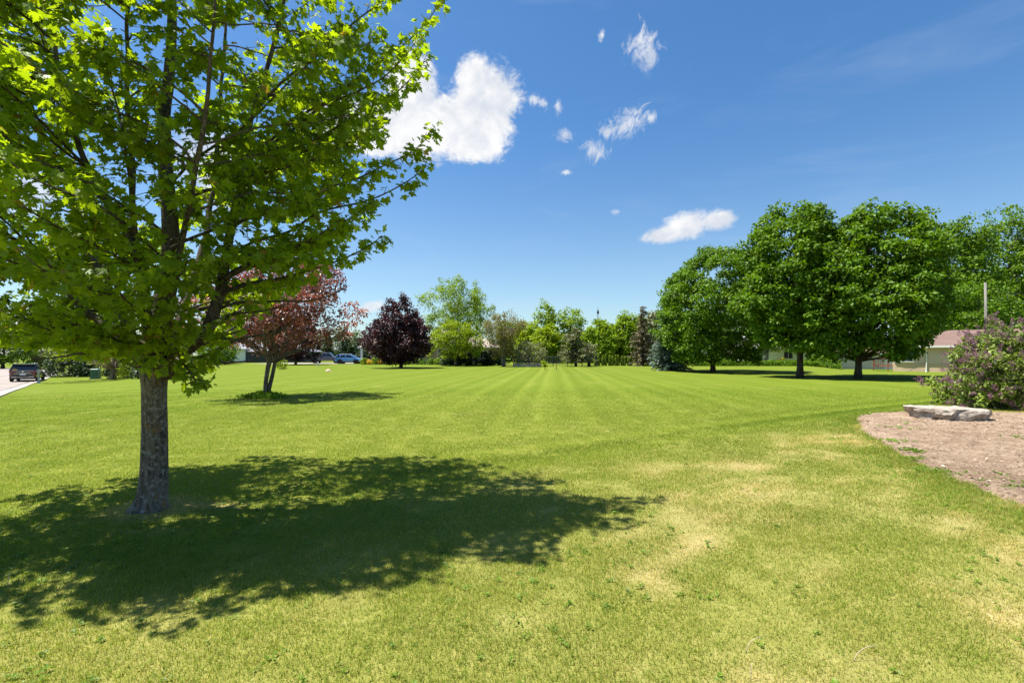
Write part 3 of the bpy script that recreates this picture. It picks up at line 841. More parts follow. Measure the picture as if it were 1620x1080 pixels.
    def prof(z, az):
        right = max(0, math.cos(az - .64))
        f = np.interp(z, [1.4, 2.2, 3, 4, 5, 6, 7, 8, 8.6], [2.4, 2.85, 3.05, 3.0, 2.75, 2.3, 1.5, .7, .2])
        rr = np.interp(z, [1.4, 1.7, 2.1, 2.6, 3.2, 4, 5, 6, 7, 8, 8.6], [.55, .7, 1.1, 1.5, 1.8, 2.1, 2.3, 2.1, 1.5, .7, .2])
        return (f * (1 - right) + rr * right) * (1 - .30 * max(0, -math.sin(az)))
    for k in range(166):
        az = k * 2.39996 + R.normal() * .2
        z = 1.55 + 6.8 * ((k + .5) / 166) ** .85
        rd = prof(z, az) * R.uniform(.74, 1.02)
        e = np.array([math.cos(az) * rd, math.sin(az) * rd + .30, z + R.normal() * .12])
        dz = e[2] - pool[:, 2]; dh = np.hypot(pool[:, 0] - e[0], pool[:, 1] - e[1])
        cost = np.hypot(dh, dz) + 3 * np.abs(dz - .42 * dh) + np.where(dz < -.1, 3, 0)
        i = int(np.argmin(cost + R.random(len(pool)) * .35)); a = pool[i, :3]
        primary(a, e, min(.026, pool[i, 3] * .55), up=R.uniform(.0, .14), tipup=R.uniform(.02, .25), shoot=.62, bare=.22 if rd > 1 else .1)
    # inner filling branches
    for k in range(34):
        az = R.random() * 2 * PI; z = R.uniform(3.2, 7.2); rd = prof(z, az) * R.uniform(.3, .62)
        e = np.array([math.cos(az) * rd, math.sin(az) * rd + .2, z])
        dz = e[2] - pool[:, 2]; dh = np.hypot(pool[:, 0] - e[0], pool[:, 1] - e[1])
        i = int(np.argmin(np.hypot(dh, dz) + 2 * np.abs(dz - .4 * dh))); primary(pool[i, :3], e, .012, shoot=.5, bare=.15)
    # the fuller side towards the street
    for k in range(58):
        az = .64 + PI + R.uniform(-1.25, 1.25); z = R.uniform(1.75, 5.6); rd = prof(z, az) * R.uniform(.55, 1.05)
        e = np.array([math.cos(az) * rd, math.sin(az) * rd + .2, z])
        dz = e[2] - pool[:, 2]; dh = np.hypot(pool[:, 0] - e[0], pool[:, 1] - e[1])
        i = int(np.argmin(np.hypot(dh, dz) + 2 * np.abs(dz - .4 * dh))); primary(pool[i, :3], e, .012, shoot=.55, bare=.2)
    # short leafy sprays close round the leaders
    for k in range(56):
        az = -.93 + R.uniform(-1.5, 1.5); z = R.uniform(2.3, 5.6); rd = R.uniform(.35, 1.1)
        e = np.array([math.cos(az) * rd + .05, math.sin(az) * rd, z])
        dz = e[2] - pool[:, 2]; dh = np.hypot(pool[:, 0] - e[0], pool[:, 1] - e[1])
        i = int(np.argmin(np.hypot(dh, dz) + 2 * np.abs(dz - .35 * dh))); primary(pool[i, :3], e, .009, shoot=.42, bare=.15, gap=.09)
    # long arching plumes that make the right-hand outline
    for (x0, y0, d0, x1, y1, d1, sh) in (
        (388, 262, .25, 704, 2, .5, .40), (378, 300, .2, 682, 92, .2, .36), (362, 370, .15, 682, 202, .1, .34), (388, 262, .25, 668, 60, -.2, .4),
        (356, 410, .1, 676, 252, .3, .30), (352, 440, .1, 592, 318, .0, .34), (350, 470, .05, 604, 374, -.35, .30), (345, 490, .05, 548, 448, -.2, .26),
        (398, 180, .3, 640, -40, .3, .45), (270, 330, .05, 600, 190, -.6, .42), (266, 400, .0, 560, 260, -.7, .40), (320, 430, .6, 585, 330, .8, .4),
        (268, 380, .0, 520, 400, -.6, .36), (330, 340, 1.0, 620, 150, 1.2, .45), (338, 510, .0, 470, 470, -.3, .30), (300, 545, -.05, 436, 528, -.5, .26),
        (262, 560, -.05, 330, 600, -.5, .30), (250, 560, -.1, 290, 470, -1.0, .40), (245, 560, -.1, 200, 575, -.9, .36), (236, 540, -.1, 120, 560, -.7, .42),
        (168, 455, .6, 40, 400, .5, .5), (96, 435, .2, 10, 330, .0, .5), (190, 490, .5, 90, 400, .1, .5), (205, 550, .0, 40, 560, -.2, .45), (160, 512, .05, 10, 520, .1, .45), (190, 490, .5, 60, 500, .6, .45), (262, 470, 0, 300, 400, -1.2, .5),
        (215, 540, .3, 130, 560, .6, .45), (285, 500, .4, 400, 440, .8, .45), (212, 395, -.25, 175, 60, -1.4, .5), (264, 300, .05, 520, 60, -1.0, .5), (270, 575, .0, 345, 560, -.3, .28)):
        a = P3(x0, y0, d + d0) - off; b = P3(x1, y1, d + d1) - off
        primary(a, b, .016, up=.06, tipup=.22, shoot=sh, bare=.2, gap=.085, dens=1.15)
    tw.build('twigs', M['bark_limb'], rt, True)
    mb = MB(); P_ = np.array(LP)
    keep = np.array([p[2] > zmin(p) for p in P_]) & (P_[:, 1] > -2.1) & (R.random(len(P_)) > .42 * sm((P_[:, 2] - 5.2) / .7) + .12 * sm((3.4 - P_[:, 2]) / .5))
    far = np.hypot(P_[:, 0] + 0, P_[:, 1])
    scatter(mb, MAPLE, P_[keep], np.array(LY)[keep], np.array(LN)[keep], np.array(LS)[keep] * .92)
    print('maple leaves', keep.sum())
    mb.build('crown', M['leaf_main'], rt)
main_tree()

# ================================================================== VEHICLES
def wheel(parent, x, y, r, w):
    e = bpy.data.objects.new('wheel', None); COL.objects.link(e); e.parent = parent; e.location = (x, y, r)
    MB().lathe([(r * .62, -w / 2), (r * .93, -w / 2), (r, -w * .36), (r, w * .36), (r * .93, w / 2), (r * .62, w / 2)], axis='y', n=24).build('tyre', M['rubber'], e)
    s = 1 if y > 0 else -1
    rim = MB().lathe([(r * .62, -w * .40), (r * .64, w * .42 * s), (r * .55, w * .40 * s), (r * .5, w * .22 * s), (.02, w * .26 * s)], axis='y', n=24)
    for k in range(5):
        a = k * 2 * PI / 5; rim.tube([[0, s * w * .36, 0], [math.cos(a) * r * .6, s * w * .40, math.sin(a) * r * .6]], .028, 5)
    rim.build('rim', M['metal'], e)

def loft(st, zc=None):
    mb = MB(); v = []
    for x, w, zb, zt in st:
        h = zt - zb
        ring = [(-w * .86, zb), (-w * .97, zb + h * .14), (-w, zb + h * .42), (-w * .985, zb + h * .72), (-w * .93, zt - h * .07), (-w * .80, zt), (w * .80, zt), (w * .93, zt - h * .07), (w * .985, zb + h * .72), (w, zb + h * .42), (w * .97, zb + h * .14), (w * .86, zb)]
        v += [(x, a, b) for a, b in ring]
    n = 12; m = len(st); i = np.arange(n); j = (i + 1) % n
    q = np.concatenate([np.stack([k * n + i, k * n + j, (k + 1) * n + j, (k + 1) * n + i], 1) for k in range(m - 1)])
    return mb.add(v, [q, i[::-1][None], (i + (m - 1) * n)[None]])

def cabin(root, paint, xb0, xb1, xr0, xr1, zb, zr, wb, wr, posts):
    gl = MB(); v = []
    for x0, x1, w, z in ((xb0, xb1, wb, zb), (xr0, xr1, wr, zr)): v += [(x0, -w, z), (x1, -w, z), (x1, w, z), (x0, w, z)]
    gl.add(v, np.array([[0, 3, 2, 1], [4, 5, 6, 7], [0, 1, 5, 4], [1, 2, 6, 5], [2, 3, 7, 6], [3, 0, 4, 7]])).build('windows', M['glass'], root)
    rf = MB(); V = np.array(v, float)
    top = [(xr0 - .06, wr * .90, zr - .03), (xr0 + .1, wr * 1.02, zr + .035), ((xr0 + xr1) / 2, wr * 1.04, zr + .06), (xr1 - .1, wr * 1.02, zr + .035), (xr1 + .05, wr * .90, zr - .03)]
    vv = []
    for x, w, z in top: vv += [(x, -w, z - .05), (x, -w * .9, z), (x, w * .9, z), (x, w, z - .05)]
    i = np.arange(4); j = (i + 1) % 4
    rf.add(vv, [np.concatenate([np.stack([k * 4 + i, k * 4 + j, k * 4 + 4 + j, k * 4 + 4 + i], 1) for k in range(4)]), i[::-1][None], (i + 16)[None]]).build('roof', paint, root)
    for s in (-1, 1):
        for f0, f1, r in posts:
            pl = MB()
            a = np.array([xb0 + (xb1 - xb0) * f0, s * wb, zb - .02]); b = np.array([xr0 + (xr1 - xr0) * f1, s * wr, zr])
            pl.tube([a, b], r, 6)
            pl.build('pillar', paint, root)

def suv(name, label, cat, loc, rz, paint, L=4.9, W=1.98, Ht=1.72, black=False):
    r = thing(name, label, cat, loc, rz)
    h = L / 2; w = W / 2
    loft([(-h, w * .86, .48, .96), (-h + .1, w * .95, .34, 1.06), (-h + .5, w * .99, .30, 1.09), (-.8, w, .26, 1.07), (.9, w, .26, 1.04), (1.25, w * .99, .27, 1.01), (h - .35, w * .94, .28, .90), (h - .08, w * .86, .36, .80), (h, w * .75, .45, .70)]).build('body', paint, r)
    cabin(r, paint, -h + .14, 1.25, -h + .62, .35, 1.05, Ht - .06, w * .93, w * .74, ((0, 0, .07), (.24, .22, .06), (.56, .55, .04), (1, 1, .045)))
    MB().box((0, 0, .30), (L - .5, W * .97, .16)).build('sill', M['plastic'], r)
    MB().box((-h + .03, 0, .48), (.16, W * .9, .24)).build('rear_bumper', M['plastic'], r)
    MB().box((h - .06, 0, .44), (.2, W * .8, .22)).build('front_bumper', M['plastic'], r)
    for s in (-1, 1):
        MB().box((-h + .06, s * w * .70, .92), (.12, w * .48, .13)).box((-h + .16, s * w * .92, .93), (.22, .08, .11)).build('tail_light', M['tail'], r)
        MB().box((h - .20, s * w * .78, .76), (.26, w * .26, .11)).build('headlight', M['lamp'], r)
        MB().box((.78, s * (w + .10), 1.12), (.12, .2, .14), 0, .15).box((.8, s * (w * .97), 1.06), (.06, .12, .04)).build('mirror', paint, r)
        MB().tube([[-h + .85, s * w * .70, Ht], [-h + .95, s * w * .70, Ht + .05], [.15, s * w * .70, Ht + .05], [.3, s * w * .7, Ht - .02]], .022, 6).build('roof_rail', M['metal'], r)
        for x in (-L * .292, L * .30):
            MB().lathe([(.02, 0), (.44, 0), (.44, .03), (.02, .03)], (x, s * (w - .005) - .015, .37), 24, 'y').build('wheel_arch', M['plastic'], r)
            wheel(r, x, s * (w - .08), .36, .235)
    if black:
        MB().box((-h - .012, 0, .80), (.03, W * .60, .025)).box((-h - .06, 0, .42), (.03, W * .5, .035)).build('chrome_strip', M['chrome'], r)
        MB().box((-h - .02, 0, .70), (.03, .42, .15)).build('licence_plate', M['plate'], r)
        MB().lathe([(.0, 0), (.07, 0), (.07, .025), (.0, .025)], (-h - .02, 0, .98), 20, 'x').build('emblem', M['chrome'], r)
        for s in (-1, 1): MB().box((-h - .055, s * w * .62, .44), (.03, .34, .06)).build('exhaust_trim', M['chrome'], r)
        MB().box((-h + .56, 0, Ht - .04), (.30, W * .70, .05)).build('spoiler', paint, r)
        MB().box((-h + .20, w * .58, 1.16), (.03, .34, .09)).build('sticker', M['yellow'], r)
        for s in (-1, 1): MB().box((-h - .05, s * w * .80, .58), (.03, .20, .05)).build('reflector', M['tail'], r)
    return r

def pickup(loc, rz):
    r = thing('pickup_truck', 'dark grey crew cab pickup parked behind the blue car', 'pickup truck', loc, rz)
    p = M['grey_paint']; L, W = 5.8, 2.02; h = L / 2; w = W / 2
    loft([(.95, w, .45, 1.20), (1.25, w * .99, .42, 1.22), (2.3, w * .97, .42, 1.18), (h - .1, w * .92, .46, 1.12), (h, w * .85, .55, 1.0)]).build('bonnet', p, r)
    loft([(-.75, w, .42, 1.22), (.1, w, .42, 1.22), (.949, w, .42, 1.21)]).build('body', p, r)
    bed = MB()
    for s in (-1, 1): bed.box((-1.83, s * (w - .05), .90), (2.1, .10, .84))
    bed.box((-1.83, 0, .62), (2.1, W - .22, .08)).box((-.81, 0, .92), (.06, W - .22, .8)); bed.build('cargo_bed', p, r)
    MB().box((-h + .02, 0, .93), (.07, W - .24, .74)).build('tailgate', p, r)
    cabin(r, p, -.72, 1.25, -.42, .62, 1.20, 1.88, w * .93, w * .76, ((0, 0, .07), (.48, .46, .05), (1, 1, .05)))
    MB().box((-h - .08, 0, .55), (.16, W * .94, .16)).build('rear_bumper', M['chrome'], r)
    MB().box((h + .02, 0, .60), (.16, W * .9, .22)).build('front_bumper', M['chrome'], r)
    for s in (-1, 1):
        MB().box((-h - .005, s * (w - .06), 1.02), (.10, .12, .40)).build('tail_light', M['tail'], r)
        MB().box((h - .06, s * w * .72, .92), (.16, .34, .14)).build('headlight', M['lamp'], r)
        MB().box((.85, s * (w + .14), 1.32), (.10, .24, .22)).build('mirror', M['plastic'], r)
        for x in (-1.72, 1.88):
            MB().lathe([(.02, 0), (.50, 0), (.50, .03), (.02, .03)], (x, s * (w + .003) - .015, .44), 24, 'y').build('wheel_arch', M['plastic'], r)
            wheel(r, x, s * (w - .06), .41, .27)
    MB().box((-1.83, 0, 1.36), (1.9, W * .8, .05)).tube([[-2.6, -.6, 1.4], [-2.2, .3, 1.55], [-1.4, .5, 1.42]], .06, 6).build('bed_load', M['plastic'], r)

sx, sy, sz = at(44, 602.5)
suv('parked_car', 'black SUV seen from behind on the pale kerbed street', 'car', (sx, sy, sz + .05), math.atan2(.80, -.60), M['black_paint'], black=True)
DR = 85.0
def gz(px, D): x = (px - CX) / F * D; return (x, D, float(g(x, D)))
q = gz(552.5, 83); suv('parked_car', 'light blue car on the driveway by the brick house', 'car', (q[0], q[1], q[2] + .03), .03, M['blue_paint'], 4.5, 1.85, 1.60)
q = gz(517, 87); pickup((q[0], q[1], q[2] + .03), .10)

# driveway of the brick house and the footpath in front of the left houses
def slab(name, poly, dz, mat):
    p = np.array(poly, float)
    mb = MB().add(np.column_stack([p, g(p[:, 0], p[:, 1]) + dz]), np.arange(len(p))[None]); o = mb.build(name, M[mat]); o['kind'] = 'structure'
slab('driveway', [(-44, 81.2), (-26.5, 81.2), (-26.5, 92), (-44, 92)], .03, 'road')
slab('footpath', [(-66, 78.5), (-39, 78.5), (-39, 80.2), (-66, 80.2)], .03, 'kerb')

# ================================================================== BUILDINGS
def hip(mb, x0, x1, y0, y1, z, zr, oh=.5, gable=False):
    hw = (y1 - y0) / 2; a, b, c, d = x0 - oh, x1 + oh, y0 - oh, y1 + oh; ym = (c + d) / 2
    r0, r1 = (a, b) if gable else (a + hw, b - hw)
    if r1 < r0: r0 = r1 = (a + b) / 2
    v = [(a, c, z), (b, c, z), (b, d, z), (a, d, z), (r0, ym, zr), (r1, ym, zr), (a, c, z - .12), (b, c, z - .12), (b, d, z - .12), (a, d, z - .12)]
    mb.add(v, [np.array([[0, 1, 5, 4], [2, 3, 4, 5], [9, 8, 7, 6], [0, 6, 7, 1], [1, 7, 8, 2], [2, 8, 9, 3], [3, 9, 6, 0]]), np.array([[1, 2, 5], [3, 0, 4]])])
def fascia(x0, x1, y0, y1, z, oh=.5):
    mb = MB(); a, b, c, d = x0 - oh - .03, x1 + oh + .03, y0 - oh - .03, y1 + oh + .03
    mb.box(((a + b) / 2, c, z - .08), (b - a, .05, .18)).box(((a + b) / 2, d, z - .08), (b - a, .05, .18)).box((a, (c + d) / 2, z - .08), (.05, d - c - .06, .18)).box((b, (c + d) / 2, z - .08), (.05, d - c - .06, .18))
    return mb
def window(root, x, z, w, h, y=0.0, frame='white', shutters=False, mull=True):
    f = MB()
    for s in (-1, 1): f.box((x + s * (w / 2 + .03), y - .03, z), (.07, .10, h + .14)).box((x, y - .03, z + s * (h / 2 + .035)), (w - .01, .10, .07))
    if mull: f.box((x, y - .025, z), (.05, .07, h - .005))
    f.box((x, y - .05, z - h / 2 - .10), (w + .24, .16, .05))
    fo = f.build('window', M[frame], root)
    MB().box((x, y - .004, z), (w - .012, .02, h - .012)).build('pane', M['glass'], fo)

# rose brick ranch house behind the maroon maple
hx, hy, hz = gz(586, 88)
ho = thing('brick_house', 'low brick house with tan hip roof behind the maroon tree', 'house', (hx, hy, hz))
Lh = 23.5
MB().box((Lh / 2, 4.5, 1.45), (Lh, 9, 2.9)).build('wall', M['brick_rose'], ho)
rf = MB(); hip(rf, -1.6, Lh, 0, 9, 2.95, 5.0, .6); rf.build('roof', M['roof_tan'], ho)
rg = MB(); hip(rg, 11.2, 17.2, -1.2, 4.0, 3.6, 6.6, .5); rg.build('roof', M['roof_tan'], ho)
MB().box((14.2, 1.3, 1.79), (5.2, 4.2, 3.58)).build('wall', M['brick_rose'], ho)
fascia(-1.6, Lh, 0, 9, 2.95, .6).build('fascia', M['white'], ho)
for x in (-1.5,): MB().box((x, -.25, 1.42), (.34, .34, 2.84)).box((x, -.25, .12), (.5, .5, .24)).build('porch_post', M['white'], ho)
for x in (3.2, 7.0, 20.5): window(ho, x, 1.6, 1.6, 1.3)
window(ho, 13.4, 1.7, 1.9, 1.7, -.8)
MB().box((9.3, -.03, 1.08), (1.0, .08, 2.12)).build('front_door', M['white'], ho)

# grey-roofed house on the far left
hx, hy, hz = gz(318, 98)
hb = thing('grey_roof_house', 'navy and white house with grey hip roof behind the plum tree', 'house', (hx, hy, hz))
MB().box((4.5, 5, 1.5), (9, 10, 3.0)).build('wall', M['siding_w'], hb)
MB().box((15, 4, 1.25), (11.9, 8, 2.5)).build('wall', M['navy'], hb)
rf = MB(); hip(rf, 0, 9, 0, 10, 3.05, 6.4); rf.build('roof', M['roof_grey'], hb)
rf = MB(); hip(rf, 9.6, 21, 0, 8, 2.55, 4.9, .4); rf.build('roof', M['roof_grey'], hb)
for x in (2.2, 6.4): window(hb, x, 1.6, 1.3, 1.3)
for x in (12.5, 17.5): MB().box((x, -.03, 1.05), (2.6, .08, 2.1)).build('garage_door', M['navy'], hb)

# white house seen beneath the big maples
hx, hy, hz = gz(1176, 82)
hw_ = thing('white_house', 'white house with pale roof seen under the big maples', 'house', (hx, hy, hz))
MB().box((6, 4, 1.25), (12, 8, 2.5)).build('wall', M['siding_w'], hw_)
rf = MB(); hip(rf, 0, 12, 0, 8, 2.52, 4.9, .45, True); rf.build('roof', M['roof_light'], hw_)
for x in (0.02, 11.98): MB().add([(x - .01, 0, 2.5), (x - .01, 8, 2.5), (x - .01, 4, 4.6), (x + .01, 0, 2.5), (x + .01, 8, 2.5), (x + .01, 4, 4.6)], [np.array([[0, 1, 2], [5, 4, 3]]), np.array([[0, 3, 4, 1], [1, 4, 5, 2], [2, 5, 3, 0]])]).build('gable', M['siding_w'], hw_)
window(hw_, 1.1, 1.35, .5, 1.6); window(hw_, 7.6, 1.5, 1.5, 1.1)
MB().box((4.2, -.03, 1.05), (2.7, .08, 2.1)).build('garage_door', M['white'], hw_)

# beige ranch house on the right, turned to face the lawn
RZ = -math.radians(38)
hx, hy, hz = gz(1413, 45)
hr = thing('ranch_house', 'beige ranch house with mauve hip roof behind the lilac', 'house', (hx, hy, -.08), RZ)
MB().box((8, 4.5, .38), (16, 9, .90)).build('brick_base', M['brick_tan'], hr)
MB().box((8, 4.5, 1.60), (15.94, 8.94, 1.54)).build('wall', M['siding_b'], hr)
rf = MB(); hip(rf, 0, 16, 0, 9, 2.44, 3.95, .36); rf.build('roof', M['roof_mauve'], hr)
fascia(0, 16, 0, 9, 2.44, .36).build('gutter', M['white'], hr)
window(hr, 1.0, 1.48, .75, .8); window(hr, 7.5, 1.5, 1.6, .9); window(hr, 12, 1.5, 1.2, .9)
MB().tube([[2.35, -.33, 2.32], [2.35, -.10, 2.15], [2.35, -.07, 2.0], [2.35, -.07, .16], [2.25, -.25, .06]], .055, 8).build('downspout', M['white'], hr)
MB().tube([[.95, -.3, .03], [1.6, -.2, .45], [2.3, -.12, 1.0]], .02, 5).build('cable', M['plastic'], hr)
# wooden deck joined to its left end
dk = thing('wooden_deck', 'small red-stained wooden deck with railing beside the ranch house', 'deck', tuple(np.array(gz(1381, 46.5)) + np.array([0, 0, .0])), RZ)
pl = MB()
for k in range(12): pl.box((k * .19 + .09, 1.2, .40), (.175, 2.4, .04))
pl.build('deck_floor', M['redwood'], dk)
for x in (.05, 1.15, 2.2):
    MB().box((x, .0, .58), (.10, .10, 1.24)).build('post', M['redwood'], dk)
rl = MB().box((1.12, 0, 1.20), (2.4, .14, .05)).box((1.12, 0, .52), (2.2, .05, .08)).box((1.12, 0, 1.12), (2.2, .05, .07))
rl.box((.05, 1.2, 1.20), (.14, 2.2, .05))
rl.build('handrail', M['redwood'], dk)
bl = MB()
for k in range(15): bl.box((.15 + k * .14, .0, .82), (.035, .035, .56))
for k in range(14): bl.box((.05, .2 + k * .15, .82), (.035, .035, .72))
bl.build('balusters', M['redwood'], dk)
# pale garage beyond the deck
q = gz(1325, 70)
gr = thing('pale_garage', 'pale sided garage with flat white eave behind the deck', 'garage', (q[0], q[1], q[2] - .02), -math.radians(20))
MB().box((4, 3, 1.08), (8, 6, 2.2)).build('wall', M['siding_p'], gr)
rf = MB(); hip(rf, 0, 8, 0, 6, 2.26, 3.5, .45); rf.build('roof', M['roof_mauve'], gr)
fascia(0, 8, 0, 6, 2.26, .45).build('fascia', M['white'], gr)
window(gr, 2.4, 1.4, .9, .8)
MB().box((6.1, -.03, 1.0), (.95, .08, 2.0)).build('door', M['white'], gr)
# wooden fence left of it
fx = gz(1297, 73)
wf = thing('wooden_fence', 'dark weathered board fence left of the pale garage', 'fence', (fx[0], fx[1], fx[2] - .02))
b = MB()
for k in range(17): b.box((k * .155, 0, .62), (.135, .025, 1.2 + .05 * random.random()))
b.build('boards', M['grey_wood'], wf)
MB().box((1.25, .05, .3), (2.7, .05, .09)).box((1.25, .05, 1.0), (2.7, .05, .09)).build('rails', M['grey_wood'], wf)

# ================================================================== OTHER TREES
def bigmaple(px, by, top, hw, bot, label, seed_n, asym=0):
    D = at(px, by)[1]
    return tree('maple_tree', label, 'tree', px, D, top, hw, bot, 'leaf_big', 'bark_dark', 'dome', seed_n, .50, 50, .21, .22, 'big round maples on the right', 1, .46, DIAM, branches=44, flat=.55, asym=asym, inner=.45)
bigmaple(1128, 588, 386, 98, 570, 'lowest of three big round maples, in front of the blue spruce', 1150, 4)
bigmaple(1265, 597, 318, 88, 546, 'tall dark green maple in the middle of the three, no gap to its neighbour', 1000, -14)
bigmaple(1357, 598, 320, 117, 562, 'broadest of three big round maples, in front of the wooden deck', 1300, 30)

# purple plum with several stems, by the street side
PD = at(415, 628)[1]
tree('plum_tree', 'bronze-leaved plum with several leaning stems behind the foreground maple', 'tree', 420, PD, 394, 114, 556, 'leaf_plum', 'bark_plum', 'round', 520, .28, 40, .095, .125, None, 3, .95, DIAM, branches=90, asym=40, inner=.2, lean=.2)
def tuft():
    mb = MB(); x0, y0, z0 = at(417, 629); n = 1500
    a = R.random(n) * 2 * PI; r = np.abs(R.normal(size=n)) * .26
    p = np.column_stack([x0 + np.cos(a) * r * 1.6, y0 + np.sin(a) * r, np.full(n, z0)])
    scatter(mb, SLIM, p, np.column_stack([R.normal(size=(n, 2)) * .4, np.ones(n)]), R.normal(size=(n, 3)), R.uniform(.10, .34, n) * np.exp(-r))
    tag(mb.build('grass_tuft', M['weed']), 'long uncut grass around the stems of the bronze plum', 'grass', kind='stuff')
tuft()

MD = at(634, 582)[1]
tree('maroon_maple', 'round dark maroon maple standing alone on the lawn', 'tree', 634, MD, 461, 58, 574, 'leaf_maroon', 'bark_dark', 'egg', 640, .46, 46, .21, .20, None, 1, .65, DIAM, branches=30, flat=.7)
tree('maroon_maple', 'smaller dark maroon tree partly hidden by the bronze plum', 'tree', 468, at(468, 577)[1], 500, 42, 569, 'leaf_maroon', 'bark_dark', 'dome', 220, .6, 36, .30, .22, None, 1, .5, DIAM, branches=20)

BD = at(165, 601)[1]
tree('river_birch', 'birch with two peeling trunks and yellow-green leaves near the street', 'tree', 174, BD, 470, 108, 578, 'leaf_lime', 'bark_birch', 'round', 300, .5, 34, .17, .24, None, 2, .5, branches=26, flat=.6)
for px, by, top, hw, lab in ((112, 597, 541, 36, 'dark evergreen bush nearest the street behind the birch'), (158, 596, 532, 42, 'dark evergreen bush directly behind the birch trunks'), (212, 597, 540, 38, 'dark evergreen bush just left of the foreground trunk'), (262, 596, 548, 40, 'dark evergreen bush just right of the foreground trunk')):
    D = at(px, by)[1] + 3
    shrub('evergreen_bush', lab, px, D, top, hw, by, 'leaf_dark', 190, .42, 30, .20, 'dark evergreen bushes behind the birch', 'bush')
shrub('green_bush', 'bright green low bush right of the birch trunks', 200, BD - 1, 572, 14, 600, 'leaf_lime', 45, .22, 26, .12)
tree('street_tree', 'rounded dark tree beyond the street at the picture edge', 'tree', 4, 92, 512, 40, 574, 'leaf_mid', 'bark_dark', 'dome', 200, .8, 34, .34, .3)
tree('street_tree', 'reddish green small tree beyond the black car', 'tree', 66, 105, 541, 20, 577, 'leaf_olive', 'bark_dark', 'round', 110, .7, 30, .34, .2)
tree('street_tree', 'pale green tree far behind the street bend', 'tree', 105, 120, 535, 26, 580, 'leaf_mid', 'bark_dark', 'dome', 130, .8, 30, .36, .2)
tree('garden_tree', 'dark green tree in front of the grey-roofed house', 'tree', 344, 84, 524, 32, 578, 'leaf_mid', 'bark_dark', 'dome', 170, .6, 32, .26, .2)
shrub('green_bush', 'small bright green bush right of the bronze plum', 445, at(445, 584)[1], 565, 10, 584, 'leaf_lime', 34, .18, 24, .12)

# far planting behind the driveway
for k, (px, D, top, hw, lab) in enumerate(((519, 128, 527, 15, 'dark spruce left of the three behind the pickup'), (546, 135, 516, 20, 'tallest dark spruce behind the blue car'), (556, 116, 548, 11, 'short spruce just behind the blue car'))):
    conifer('spruce_tree', lab, 'tree', px, D, top, hw, 572, 'needle_dark', 'spruces behind the driveway', 15, 11, .75)
shrub('evergreen_bush', 'round evergreen bush next to the brick house porch', 572, 104, 551, 9, 573, 'needle_dark', 60, .4, 26, .26, None, 'bush')
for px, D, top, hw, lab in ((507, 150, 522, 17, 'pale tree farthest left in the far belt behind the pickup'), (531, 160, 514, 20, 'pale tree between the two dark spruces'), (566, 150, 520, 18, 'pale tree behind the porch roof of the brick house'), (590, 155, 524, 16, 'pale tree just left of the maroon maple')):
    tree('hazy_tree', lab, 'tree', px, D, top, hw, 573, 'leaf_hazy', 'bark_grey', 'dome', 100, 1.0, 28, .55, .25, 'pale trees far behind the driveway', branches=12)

# planting round the brick house
tree('feathery_tree', 'tall airy green tree behind the lime-green tree', 'tree', 722, 72, 436, 66, 548, 'leaf_light', 'bark_grey', 'dome', 330, .62, 50, .30, .26, None, 3, .8, NARROW, branches=60, flat=1.0, inner=.2)
tree('lime_tree', 'lime-green spreading tree right of the maroon maple', 'tree', 722, 66, 503, 46, 566, 'leaf_lime', 'bark_dark', 'dome', 200, .5, 36, .22, .26, None, 1, .6, branches=22, flat=.6)
for px, top, hw, lab in ((716, 553, 18, 'dark yew bush beneath the lime-green tree'), (748, 552, 20, 'dark yew bush right of the lime-green tree trunk'), (779, 553, 16, 'dark yew bush beside the orange-twigged tree')):
    shrub('yew_bush', lab, px, 70, top, hw, 578, 'leaf_dark', 80, .4, 28, .22, 'dark yews along the brick house', 'bush')
fl = [(576, 566, 5, 'leaf_lime', 'green bush at the porch end of the flower bed'), (585, 568, 4.5, 'yellow_leaf', 'first yellow flowering bush beside the porch'), (594, 565, 5, 'leaf_light', 'green bush between two yellow bushes near the porch'), (603, 567, 5, 'yellow_leaf', 'larger yellow bush left of the maroon maple trunk'), (612, 565, 5, 'leaf_mid', 'dark green bush left of the maroon maple trunk'), (621, 564, 5, 'leaf_light', 'light green bush just left of the maroon maple trunk'), (628, 567, 4, 'yellow_leaf', 'yellow bush half hidden by the maroon maple trunk'), (645, 566, 5, 'leaf_mid', 'green bush just right of the maroon maple trunk'), (655, 563, 6, 'leaf_lime', 'pale lime bush right of the maroon maple trunk'), (668, 566, 6, 'leaf_mid', 'dark green bush under the house window'), (681, 567, 6, 'leaf_mid', 'rounded green bush left of the stone bench'), (693, 565, 6, 'leaf_light', 'light green bush beside the lime tree trunk'), (742, 570, 5, 'leaf_lime', 'yellow-green bush in the bed right of the lime tree'), (766, 570, 5, 'leaf_light', 'light green bush beside the pink flag'), (775, 572, 4, 'leaf_mid', 'low green bush near the orange-twigged tree')]
for px, top, hw, lf, lab in fl:
    shrub('garden_bush', lab, px, 76 - (px > 700) * 6, top, hw, 577 + (px > 700), lf, 34, .24, 24, .15, 'bushes in the brick house flower bed', 'bush')
tree('corkscrew_tree', 'many-stemmed tree with orange new growth in the garden bed', 'tree', 797, 63, 492, 34, 566, 'leaf_orange', 'bark_grey', 'vase', 200, .5, 34, .22, .20, None, 5, .5, NARROW, branches=80, flat=1.2)
tree('crab_apple', 'low grey-green flowering tree behind the stone wall', 'tree', 836, 64.5, 538, 31, 578, 'leaf_olive', 'bark_grey', 'dome', 130, .42, 32, .17, .14, None, 2, .5, branches=16)

